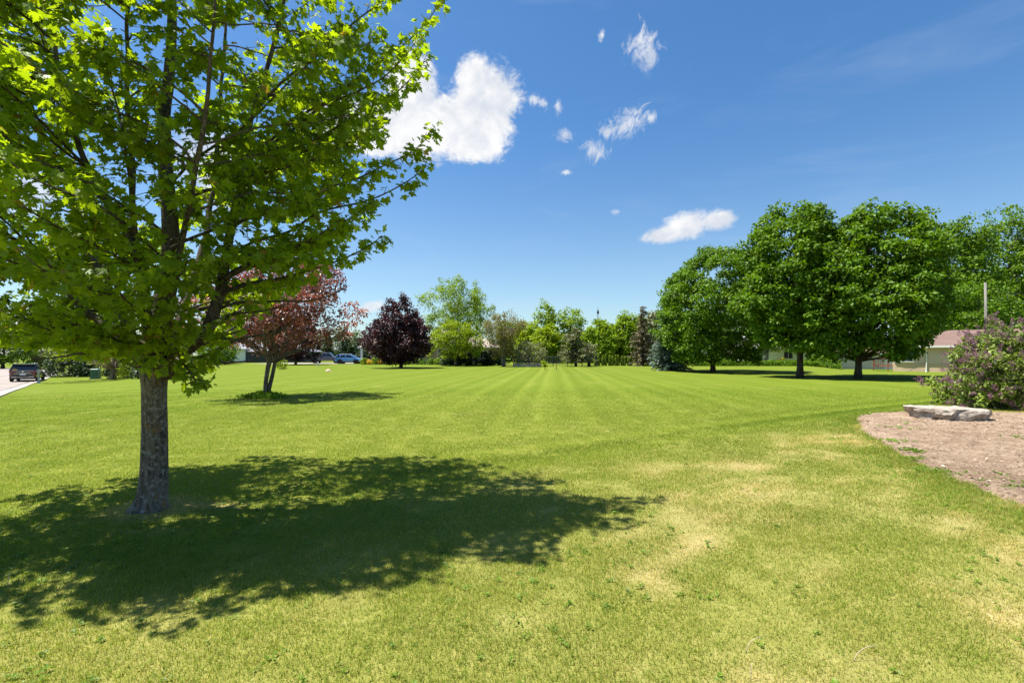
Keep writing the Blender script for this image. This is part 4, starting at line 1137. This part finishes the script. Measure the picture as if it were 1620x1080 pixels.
# centre background
C_ = [(862, 96, 474, 24, 558, 'leaf_light', 'round', 'left of two tall open trees on the skyline'), (902, 98, 480, 24, 560, 'leaf_light', 'round', 'right of two tall open trees on the skyline'),
      (836, 100, 505, 26, 576, 'leaf_lime', 'dome', 'lime tree behind the grey-green crab apple'), (868, 90, 512, 27, 577, 'leaf_lime', 'dome', 'lime tree behind the pine and fence'),
      (805, 104, 506, 22, 577, 'leaf_mid', 'dome', 'green tree behind the orange-twigged tree'), (948, 92, 504, 28, 572, 'leaf_light', 'dome', 'light green tree under the radio mast'),
      (966, 98, 508, 18, 574, 'leaf_mid', 'dome', 'darker green tree just right of the radio mast'), (990, 94, 491, 22, 574, 'leaf_light', 'dome', 'tall green tree above the clipped evergreen row'),
      (1012, 100, 494, 20, 574, 'leaf_light', 'dome', 'pale green tree behind the brown spruce'), (1040, 92, 486, 26, 574, 'leaf_olive', 'dome', 'olive tree behind the blue spruce'),
      (925, 104, 522, 20, 574, 'leaf_mid', 'dome', 'dark gap-filling tree behind the pine'), (884, 110, 526, 24, 574, 'leaf_mid', 'dome', 'green tree low behind the two skyline trees')]
for px, D, top, hw, bot, lf, pr, lab in C_:
    op = pr == 'round'
    tree('background_tree', lab, 'tree', px, D, top, hw, bot, lf, 'bark_grey' if op else 'bark_dark', pr, 100 if op else 190, .85, 34, .42, .28, 'trees behind the far fence', 1, .8 if op else .5, branches=36 if op else 14, flat=.7, inner=.2)
conifer('pine_tree', 'wide dull green pine with layered boughs by the wire fence', 'tree', 911, 64, 520, 33, 572, 'needle_pine', None, 11, 13, .46, .04, .16, gap=.12, power=.5, noise_=.5, tr=.2)
tree('pine_tree', 'small dark pine with bare trunk beside the clipped evergreens', 'tree', 932, 66, 542, 10, 570, 'needle_pine', 'bark_dark', 'dome', 40, .45, 40, .24, .26, None, 1, .5, NARROW, branches=8, flat=.5)
conifer('spruce_tree', 'brownish spruce with thin top at the end of the evergreen row', 'tree', 1018, 67, 484, 25, 578, 'needle_brown', None, 24, 15, .42, .12, gap=.15, noise_=.5, power=.75)
conifer('spruce_tree', 'blue-green spruce touching the lawn left of the big maples', 'tree', 1060, at(1060, 586)[1], 478, 37, 585, 'needle_blue', None, 26, 17, .34, .22, noise_=.22, power=.85)
ap = [(942, 559.5), (947, 560.5), (953.5, 561), (958, 558.5), (964.3, 560), (969, 560.5), (974, 561), (978, 560), (984, 561), (988.3, 560.5), (994.3, 562), (998, 561.5)]
apl = ['leftmost narrow evergreen in the clipped row', 'second narrow evergreen from the left in the row', 'third narrow evergreen from the left in the row', 'tallest narrow evergreen, fourth from the left in the row', 'fifth narrow evergreen from the left in the row', 'sixth narrow evergreen from the left in the row', 'sixth narrow evergreen from the right in the row', 'fifth narrow evergreen from the right in the row', 'fourth narrow evergreen from the right in the row', 'third narrow evergreen from the right in the row', 'narrow evergreen last but one before the brown spruce', 'narrow evergreen nearest the brown spruce in the row']
for (px, top), lab in zip(ap, apl):
    shrub('columnar_evergreen', lab, px, 68, top, 1.7, 578.5, 'needle_arbor', 90, .09, 28, .095, 'narrow clipped evergreens in a row', 'evergreen', NARROW, .2, 'cone', 1.3)
# right background
tree('tall_tree', 'tall light green tree directly above the ranch house roof', 'tree', 1512, 70, 340, 58, 545, 'leaf_mid', 'bark_grey', 'dome', 620, .9, 40, .34, .4, 'tall trees behind the ranch house', branches=50, lump=.6)
tree('tall_tree', 'tallest light green tree behind the utility pole', 'tree', 1598, 74, 318, 66, 545, 'leaf_mid', 'bark_grey', 'dome', 620, .95, 40, .34, .4, 'tall trees behind the ranch house', branches=60, lump=.6)
tree('tall_tree', 'tall tree running out of the picture behind the lilac', 'tree', 1700, 72, 300, 80, 545, 'leaf_mid', 'bark_grey', 'dome', 620, 1.0, 40, .36, .4, 'tall trees behind the ranch house', branches=40, lump=.6)
tree('mid_tree', 'dark green tree low between the broad maple and the pole', 'tree', 1545, 62, 440, 62, 548, 'leaf_big', 'bark_dark', 'dome', 330, .8, 40, .28, .3, branches=26)
tree('mid_tree', 'green tree behind the pale garage', 'tree', 1322, 88, 470, 50, 575, 'leaf_big', 'bark_dark', 'dome', 260, .9, 36, .34, .3, branches=20)
tree('mid_tree', 'green tree above the white house roof', 'tree', 1170, 100, 476, 44, 570, 'leaf_mid', 'bark_dark', 'dome', 240, .95, 34, .38, .3, branches=20)
tree('mid_tree', 'green tree behind the lowest big maple', 'tree', 1098, 92, 470, 40, 577, 'leaf_mid', 'bark_dark', 'dome', 220, .9, 34, .36, .3, branches=20)
tree('yard_tree', 'slim-trunked tree in front of the white house', 'tree', 1213, 74, 440, 40, 552, 'leaf_mid', 'bark_grey', 'dome', 170, .8, 34, .3, .30, branches=24)
tree('yard_tree', 'tree with thick pale trunk right of the white house', 'tree', 1279, 76, 450, 36, 556, 'leaf_mid', 'bark_grey', 'dome', 160, .8, 34, .3, .34, branches=22)
for px, hw, top, lab in ((1112, 22, 562, 'bush beneath the lowest big maple'), (1150, 18, 563, 'bush left of the white house'), (1292, 16, 561, 'bush between the two big maple trunks'), (1312, 12, 566, 'bush in front of the wooden fence')):
    shrub('yard_bush', lab, px, 69, top, hw, 577, 'leaf_mid', 70, .4, 28, .24, 'bushes along the far right yard', 'bush')
def undergrowth():
    mb = MB(); n = 9000
    px = R.uniform(1095, 1330, n); D = R.uniform(66, 68.5, n); x = (px - CX) / F * D
    p = np.column_stack([x, D, g(x, D) + R.random(n) * (.35 + .5 * noise2(px * .06, D * .4, 5, 3))])
    scatter(mb, NARROW, p, R.normal(size=(n, 3)) * .6 + [0, 0, 1.0], R.normal(size=(n, 3)), R.uniform(.2, .42, n))
    tag(mb.build('undergrowth', M['leaf_mid']), 'low green undergrowth along the yard of the white house', 'undergrowth', kind='stuff')
undergrowth()

# lilac in bloom beside the dirt bed
def lilac():
    px, D = 1603, 13.6
    x = (px - CX) / F * D; z = float(g(x, D))
    rt = thing('lilac_bush', 'large lilac with purple blossom behind the stone slab', 'bush', (x, D, z))
    n = 560
    C = crown_points(n, 1.64, .14, 2.42, 'shrub', 77, .2, .55, 2.6)
    low = C[:, 2] < .55; C[low, :2] *= .86
    cr = MB(); clump_leaves(cr, C, .17, 46, .078, DIAM, flat=.9, up=.5); cr.build('foliage', M['leaf_lilac'], rt)
    bl = MB()
    D_ = unit(C - np.array([0, 0, .9])); out = np.linalg.norm(C[:, :2], axis=1) > .9
    sel = np.where((out | (C[:, 2] > 1.5)) & (R.random(n) < .8))[0]
    for i in sel:
        d = unit(D_[i] + np.array([0, 0, .5]) + R.normal(size=3) * .3)
        for _ in range(R.integers(1, 5)):
            a = C[i] + D_[i] * .14 + R.normal(size=3) * .07; dd = unit(d + R.normal(size=3) * .35)
            L_ = R.uniform(.10, .19); m = 70; t = R.random(m)
            rad = .035 * (1 - t) ** .7 + .004
            q = sphere_dirs(m)
            scatter(bl, DIAM, a + dd * (t * L_)[:, None] + q * rad[:, None], q + dd * .3, q + R.normal(size=(m, 3)), R.uniform(.016, .03, m))
    bl.build('blossom', M['blossom'], rt)
    w = MB()
    for k in range(26):
        b = np.array([R.normal() * .28, R.normal() * .2, -.03]); e = C[R.integers(n)] * .88
        w.tube(limb_curve(b, e, up=.3, m=9), np.linspace(R.uniform(.012, .028), .005, 9), 6, False)
    w.build('stems', M['bark_grey'], rt, True)
lilac()

# ================================================================== SMALL THINGS
# stone slab
def slab_rock():
    x0, y0, z0 = at(1520, 667)
    y0 += .35
    n = 64; th = np.arange(n) * 2 * PI / n
    ux, uy = np.cos(th), np.sin(th)
    base = np.stack([np.sign(ux) * np.abs(ux) ** .72 * .75, np.sign(uy) * np.abs(uy) ** .75 * .42], 1)
    base[:, 0] += np.where(ux < -.5, -.11 * (1 - np.abs(uy)), 0)
    lev = [(.0, .80, .90), (.06, .88, .97), (.12, .92, 1.0), (.17, .95, 1.0), (.225, .98, 1.02), (.268, .99, 1.0), (.292, .985, .985), (.302, .94, .93), (.307, .6, .6), (.31, .3, .3)]
    v = []
    for k, (z, sx_, sy_) in enumerate(lev):
        p = np.column_stack([base[:, 0] * sx_, base[:, 1] * sy_, np.full(n, z)])
        if z < .2: p[:, 0] = np.where(p[:, 0] < -.38, p[:, 0] + .12 * (1 - z / .22), p[:, 0])
        nn = np.stack([noise3(p * np.array([3.2, 3.2, 5]) + 7 * a, 40 + a) for a in range(3)], 1) - .5
        n2 = np.stack([noise3(p * np.array([9, 9, 13]) + 5 * a, 50 + a) for a in range(3)], 1) - .5
        am = .16 if k < 7 else .03
        p = p + nn * np.array([am, am * 1.1, .05 if k < 7 else .022]) + n2 * (.085 if k < 7 else .016)
        p[:, 2] += .02 * p[:, 0] * (z > .2) * -1
        v.append(p)
    v = np.concatenate(v + [np.array([[0, 0, .312]])]); v[:, 2] *= .96; m = len(lev); i = np.arange(n); j = (i + 1) % n
    q = np.concatenate([np.stack([k * n + i, k * n + j, (k + 1) * n + j, (k + 1) * n + i], 1) for k in range(m - 1)])
    o = MB().add(v, [q, np.stack([(m - 1) * n + i, (m - 1) * n + j, np.full(n, m * n)], 1)]).build('stone_slab', M['rock'], None, False, (x0, y0, z0 - .015))
    o.rotation_euler = (0, 0, math.radians(-7))
    tag(o, 'thick flat grey stone slab lying on the dirt bed', 'rock')
slab_rock()
def blob_rock(name, label, px, py, w, h, mat, seed):
    x, y, z = at(px, py); n = 20; m = 9
    v = []
    for k in range(m):
        a = k / (m - 1) * PI / 2; th = np.arange(n) * 2 * PI / n
        p = np.column_stack([np.cos(th) * math.cos(a), np.sin(th) * math.cos(a), np.full(n, math.sin(a))])
        p *= (1 + .5 * (noise3(p * 2 + seed, seed) - .5))[:, None]
        v.append(p * np.array([w / 2, w / 2.6, h]))
    v = np.concatenate(v); i = np.arange(n); j = (i + 1) % n
    q = np.concatenate([np.stack([k * n + i, k * n + j, (k + 1) * n + j, (k + 1) * n + i], 1) for k in range(m - 1)])
    v[:, 2] -= .03
    tag(MB().add(v, q).build(name, M[mat], None, False, (x, y, z)), label, 'rock')
blob_rock('boulder', 'pale pink boulder on the lawn left of the maroon maple', 520, 587.3, .58, .26, 'boulder', 5)

def mailbox():
    x, y, z = at(61, 606)
    r = thing('mailbox', 'grey mailbox on a post at the kerb in front of the black car', 'mailbox', (x, y, z), .9)
    p = [(-.13, 1.02), (.13, 1.02), (.13, 1.17)] + [(.13 * math.cos(a), 1.17 + .13 * math.sin(a)) for a in np.linspace(.2, PI - .2, 8)] + [(-.13, 1.17)]
    MB().prism(p, -.28, .28).build('box', M['dark_metal'], r)
    MB().prism([(a * .9, 1.03 + (b - 1.02) * .92) for a, b in p], -.30, -.281).build('door', M['metal'], r)
    MB().box((0, 0, .5), (.10, .10, 1.02)).box((0, 0, .12), (.26, .26, .26), 0, .35).box((0, 0, .98), (.16, .44, .06)).build('post', M['metal'], r)
    MB().box((.15, .1, 1.22), (.02, .05, .2)).box((.15, .06, 1.30), (.02, .13, .07)).build('flag', M['tail'], r)
mailbox()
def utility_box():
    x, y, z = at(151, 599.5)
    r = thing('utility_box', 'green utility cabinet on the grass beside the birch trunks', 'utility box', (x, y, z), .35)
    MB().box((0, 0, .52), (.74, .66, 1.04), 0, .10).build('cabinet', M['greenbox'], r)
    MB().box((0, 0, 1.075), (.74, .68, .07), 0, .2).build('lid', M['greenbox'], r)
    MB().box((0, 0, .03), (.9, .8, .1)).build('plinth', M['kerb'], r)
    MB().box((.2, -.345, .55), (.05, .03, .14)).build('handle', M['dark_metal'], r)
utility_box()
def utility_pole():
    x, y = (1560 - CX) / F * 30, 30; z = float(g(x, y))
    r = thing('utility_pole', 'weathered wooden pole with a wire above the lilac', 'utility pole', (x, y, z))
    top = H + (HY - 447) / F * 30 - z
    MB().tube([[.05, 0, -.2], [0, 0, top * .5], [-.05, 0, top]], [.082, .072, .062], 12).build('pole', M['pole'], r, True)
    MB().tube([[.09, -.06, .1], [.05, -.075, top * .6]], .03, 6).build('conduit', M['rust'], r)
    MB().tube([[-.04, 0, top - .4], [4, 1, top - .62], [9, 2.2, top - .55]], .012, 5).build('wire', M['plastic'], r)
    MB().tube([[-.04, 0, top - .9], [4, 1, top - 1.15], [9, 2.2, top - 1.05]], .010, 5).build('wire', M['plastic'], r)
    MB().box((0, -.09, top - .35), (.06, .1, .1)).build('bracket', M['dark_metal'], r)
utility_pole()
def tower():
    x, y = (946 - CX) / F * 320, 320.0; z = float(g(x, y))
    r = thing('radio_mast', 'thin steel lattice mast rising above the centre trees', 'mast', (x, y, z))
    top = H + (HY - 489) / F * 320; mb = MB(); w = .42
    for a in range(3):
        c, s = math.cos(a * 2.094) * w, math.sin(a * 2.094) * w
        mb.tube([[c, s, 0], [c, s, top]], .07, 5)
        k = 0; z_ = 0
        c2, s2 = math.cos((a + 1) * 2.094) * w, math.sin((a + 1) * 2.094) * w
        while z_ < top - 1:
            mb.tube([[c, s, z_], [c2, s2, z_ + .9]], .035, 3); z_ += .9
    mb.build('lattice', M['dark_metal'], r)
    MB().tube([[0, 0, top - .5], [0, 0, top + 1.6]], .07, 6).lathe([(.1, top - 3), (.75, top - 3), (.75, top - 1.2), (.1, top - 1.2)], n=12).build('antenna', M['dark_metal'], r)
tower()
def wire_fence():
    D = 66.0; x0, x1 = (852 - CX) / F * D, (944 - CX) / F * D; z = 0
    r = thing('wire_fence', 'low chain-link fence across the back of the lawn', 'fence', (x0, D, z))
    W = x1 - x0; n = 5; rl = MB(); ms = MB()
    for k in range(n): MB().tube([[W * k / (n - 1), 0, -.1], [W * k / (n - 1), 0, 1.32]], .05, 8).build('post', M['wire'], r)
    rl.tube([[0, 0, 1.27], [W, 0, 1.27]], .032, 6).tube([[0, 0, .08], [W, 0, .08]], .008, 4).build('rail', M['wire'], r)
    k = -1.2
    while k < W:
        for s in (1, -1):
            a = max(0, k); b = min(W, k + 1.15)
            za, zb = (a - k), (b - k)
            if s > 0: ms.tube([[a, .01, .08 + za], [b, .01, .08 + zb]], .008, 3, False)
            else: ms.tube([[a, -.01, 1.23 - za], [b, -.01, 1.23 - zb]], .008, 3, False)
        k += .15
    o = ms.build('mesh', M['wire'], r)
wire_fence()
def stone_wall():
    D = 61; x0, x1 = (811 - CX) / F * D, (853 - CX) / F * D
    r = thing('stone_wall', 'low dry-stacked stone wall in front of the crab apple', 'wall', ((x0 + x1) / 2, D, 0)); mb = MB()
    W = x1 - x0
    for row in range(3):
        x = -W / 2
        while x < W / 2:
            w = R.uniform(.25, .55); mb.box((x + w / 2, R.normal() * .03, .09 + row * .155), (w - .02, .42 + R.normal() * .03, .15 - R.random() * .02), R.normal() * .03, .05); x += w
    mb.build('stones', M['stonewall'], r)
stone_wall()
def bench():
    x, y, z = gz(705, 72)
    r = thing('stone_bench', 'low stone bench in the bed beneath the lime-green tree', 'bench', (x, y, z))
    MB().box((0, 0, .45), (2.4, .5, .10)).build('seat', M['stonewall'], r)
    for s in (-1, 1): MB().box((s * .8, 0, .2), (.25, .4, .40)).build('leg', M['stonewall'], r)
bench()
tree('sapling', 'thin young sapling alone on the back of the lawn', 'sapling', 862, at(862, 584.5)[1], 569, 5, 580, 'leaf_lime', 'bark_dark', 'round', 16, .14, 20, .13, .025, None, 1, .5, branches=6)
x, y, z = at(880.5, 585)
st = thing('garden_stake', 'rusty stake standing in the lawn right of the sapling', 'stake', (x, y, z))
MB().tube([[0, 0, -.1], [0, 0, .82]], .03, 6).build('post', M['rust'], st)
MB().box((0, -.005, .80), (.09, .012, .12)).build('cap', M['rust'], st)
for px, py, m_, lab in ((573, 577.5, 'flag_y', 'small yellow marker flag on the lawn by the driveway'), (752, 577.5, 'flag_p', 'small pink marker flag in front of the yew bushes'), (740, 577, 'flag_p', 'small orange-pink flag beside the yellow-green bush'), (630, 576.8, 'flag_y', 'small yellow flag beside the maroon maple trunk')):
    x, y, z = at(px, py); r = thing('marker_flag', lab, 'flag', (x, y, z), 0, 'marker flags')
    MB().tube([[0, 0, 0], [0, 0, .5]], .008, 4).build('wire', M['dark_metal'], r)
    MB().box((.09, 0, .40), (.18, .006, .16)).build('cloth', M[m_], r)
x, y, z = at(503, 579)
r = thing('marker_post', 'short white post on the lawn in front of the pickup', 'post', (x, y, z))
MB().box((0, 0, .24), (.16, .12, .52)).build('post', M['white'], r); MB().box((0, 0, .53), (.19, .15, .05), 0, .4).build('cap', M['white'], r)
# toys by the white house
def toys():
    x, y, z = gz(1239, 71)
    r = thing('toy_car', 'yellow ride-on toy in the yard of the white house', 'toy', (x, y, z), .3)
    MB().box((0, 0, .55), (1.0, .6, .45), 0, .2).box((-.1, 0, .95), (.55, .5, .42), 0, .3).build('body', M['yellow'], r)
    for a in (-.32, .32):
        for b in (-.27, .27): MB().lathe([(.02, -.06), (.2, -.06), (.2, .06), (.02, .06)], (a, b, .22), 14, 'y').build('wheel', M['rubber'], r)
    x, y, z = gz(1229, 71)
    r = thing('toy_slide', 'pink plastic toy slide left of the yellow toy', 'toy', (x, y, z), .2)
    MB().prism([(-.75, .12), (-.65, .10), (.15, .78), (.4, .80), (.4, .88), (.1, .88)], -.22, .22).build('chute', M['pink'], r)
    lad = MB()
    for s in (-1, 1): lad.tube([[.62, s * .2, 0], [.38, s * .2, 1.1]], .04, 6)
    for h in (.25, .5, .75): lad.tube([[.62 - h * .22, -.2, h], [.62 - h * .22, .2, h]], .03, 6)
    lad.build('ladder', M['pink'], r)
toys()
# pale dead stalks in the foreground grass
for px, py, hgt, bend, lab in ((1181, 1032, .07, .09, 'pale bent dandelion stalk right of centre in the foreground'), (1352, 1046, .07, .13, 'long hooked pale stalk in the near right grass'), (1188, 1078, .08, .02, 'straight pale stalk at the bottom edge of the lawn'), (12, 930, .10, .0, 'upright dry stalk at the left edge of the lawn')):
    x, y, z = at(px, py); t = np.linspace(0, 1, 9)
    p = np.column_stack([bend * (1 - np.cos(t * PI * .75)) * .6, .02 * t, hgt * np.sin(t * PI * .62)])
    tag(MB().tube(p, np.linspace(.0019, .0014, 9), 6).build('dandelion_stalk', M['stem'], None, True, (x, y, z)), lab, 'stalk', 'dead stalks in the grass')

# ================================================================== SKY, SUN, CAMERA
EL, AZ = math.radians(66.5), math.radians(-84)          # sun height; compass bearing from +Y towards +X
w = bpy.data.worlds.new('World'); scene.world = w; w.use_nodes = True
nt = w.node_tree; nt.nodes.clear()
sky = nt.nodes.new('ShaderNodeTexSky'); sky.sky_type = 'NISHITA'; sky.sun_disc = False
sky.sun_elevation = EL; sky.sun_rotation = AZ % (2 * PI); sky.altitude = 200; sky.air_density = 1.0; sky.dust_density = .6; sky.ozone_density = 2.0
tc = nt.nodes.new('ShaderNodeTexCoord').outputs['Generated']
nrm = nt.nodes.new('ShaderNodeVectorMath'); nrm.operation = 'NORMALIZE'; nt.links.new(tc, nrm.inputs[0]); dirn = nrm.outputs[0]
def dotc(v, c):
    n = nt.nodes.new('ShaderNodeVectorMath'); n.operation = 'DOT_PRODUCT'; nt.links.new(v, n.inputs[0]); n.inputs[1].default_value = c; return n.outputs['Value']
def blob(px, py, rx, ry, rot=0.0):
    d = np.array([(px - CX) / F, 1, (HY - py) / F]); k = np.linalg.norm(d); d /= k
    e1 = np.cross(d, [0, 0, 1.0]); e1 /= np.linalg.norm(e1); e2 = np.cross(e1, d)
    c, s = math.cos(rot), math.sin(rot); a, b = e1 * c + e2 * s, e2 * c - e1 * s
    a = a / (rx / F / k); b = b / (ry / F / k)
    u = math_(nt, 'SUBTRACT', dotc(dirn, a), float(a @ d)); v_ = math_(nt, 'SUBTRACT', dotc(dirn, b), float(b @ d))
    r2 = math_(nt, 'ADD', math_(nt, 'MULTIPLY', u, u), math_(nt, 'MULTIPLY', v_, v_))
    f = math_(nt, 'SUBTRACT', 1.0, math_(nt, 'SQRT', r2))
    return math_(nt, 'MINIMUM', f, math_(nt, 'MULTIPLY', math_(nt, 'GREATER_THAN', dotc(dirn, d), .2), 5.0))
def group(bl):
    f = blob(*bl[0])
    for b in bl[1:]: f = math_(nt, 'SMOOTH_MAX', f, blob(*b), .25)
    return f
nz4 = noise(nt, scaled(nt, dirn, (1.5, 1, 1)), 30, 9, .7, 1.6)
nz1 = noise(nt, dirn, 14, 9, .62, .25); nz2 = noise(nt, scaled(nt, dirn, (1, 1, 1.6)), 42, 8, .68, .8); nz3 = noise(nt, dirn, 6, 6, .55, .3)
big = group([(768, 165, 66, 72), (748, 128, 36, 42), (655, 140, 46, 66, .2), (695, 198, 120, 62), (600, 205, 95, 52), (540, 190, 70, 45), (740, 228, 66, 34)])
small = group([(1052, 371, 46, 17, .12), (1088, 356, 44, 28, .15), (1134, 349, 36, 20)])
low = group([(590, 485, 26, 12, .2), (575, 489, 14, 7)])
wisp = group([(1016, 72, 30, 36, .5), (1032, 92, 16, 30, -.3), (990, 196, 42, 26, .5), (962, 207, 26, 13), (940, 238, 28, 22, -.3), (895, 214, 19, 14), (850, 161, 26, 11, -.4), (884, 172, 7, 16), (893, 273, 15, 5), (1032, 186, 9, 13), (952, 57, 9, 10), (975, 335, 12, 6)])
left = group([(60, 540, 330, 60), (330, 250, 80, 90), (20, 300, 90, 70)])
def alpha(f, n, k, lo, hi): return mrange(nt, math_(nt, 'ADD', f, math_(nt, 'MULTIPLY', math_(nt, 'SUBTRACT', n, .5), k)), lo, hi)
a1 = alpha(big, math_(nt, 'ADD', math_(nt, 'MULTIPLY', nz1, .55), math_(nt, 'MULTIPLY', nz2, .45)), 1.5, .06, .42)
a2 = alpha(small, math_(nt, 'ADD', math_(nt, 'MULTIPLY', nz1, .4), math_(nt, 'MULTIPLY', nz2, .6)), 1.3, .02, .55)
a3 = math_(nt, 'MULTIPLY', alpha(low, nz2, 1.2, .05, .6), .8)
a4 = math_(nt, 'MULTIPLY', alpha(wisp, nz4, 3.0, .05, 1.15), .80)
a5 = math_(nt, 'MULTIPLY', alpha(left, nz1, 1.6, .05, .8), .75)
cir = math_(nt, 'MULTIPLY', mrange(nt, noise(nt, scaled(nt, dirn, (1, 1, 5)), 3, 6, .6, .6), .5, .85), .10)
al = a1
for a in (a2, a3, a4, a5, cir): al = math_(nt, 'MAXIMUM', al, a)
shade = mrange(nt, math_(nt, 'ADD', math_(nt, 'MULTIPLY', nz1, .6), math_(nt, 'MULTIPLY', nz3, .4)), .40, .60)
CLOUD = nt.nodes.new('ShaderNodeVectorMath'); CLOUD.operation = 'SCALE'
cl = mixc(nt, shade, (.70, .75, .84), (1.0, 1.0, 1.0))
nt.links.new(cl, CLOUD.inputs[0]); CLOUD.inputs['Scale'].default_value = 5.6
elev = N(nt, 'ShaderNodeSeparateXYZ', Vector=dirn).outputs[2]
hs = N(nt, 'ShaderNodeHueSaturation', Saturation=mrange(nt, elev, .0, .45, .92, 1.22), Value=mrange(nt, elev, .0, .5, .84, .93), Color=sky.outputs[0])
skyc = mixc(nt, 1.0, hs.outputs[0], (.83, .965, 1.02), 'MULTIPLY')
fin = mixc(nt, al, skyc, CLOUD.outputs[0])
bg = N(nt, 'ShaderNodeBackground', Color=fin, Strength=.076)
ow = nt.nodes.new('ShaderNodeOutputWorld'); nt.links.new(bg.outputs[0], ow.inputs[0])

sd = Vector((math.sin(AZ) * math.cos(EL), math.cos(AZ) * math.cos(EL), math.sin(EL)))
l = bpy.data.lights.new('sun', 'SUN'); l.energy = 4.8; l.angle = math.radians(.53); l.color = (1.0, .955, .88)
lo = bpy.data.objects.new('sun', l); COL.objects.link(lo); lo.rotation_euler = sd.to_track_quat('Z', 'Y').to_euler(); lo.location = (-20, 0, 40)

cam = bpy.data.cameras.new('camera'); co = bpy.data.objects.new('camera', cam); COL.objects.link(co)
co.location = (0, 0, H); co.rotation_euler = (PI / 2, 0, 0)
cam.sensor_width = 36; cam.lens = 36 * F / 1620; cam.shift_y = (HY - 540) / 1620; cam.clip_start = .05; cam.clip_end = 6000
scene.camera = co
scene.view_settings.view_transform = 'Standard'; scene.view_settings.look = 'None'; scene.view_settings.gamma = 1
scene.view_settings.exposure = 1.25
scene.cycles.max_bounces = 8; scene.cycles.diffuse_bounces = 4; scene.cycles.transmission_bounces = 6; scene.cycles.glossy_bounces = 2
scene.cycles.use_denoising = True
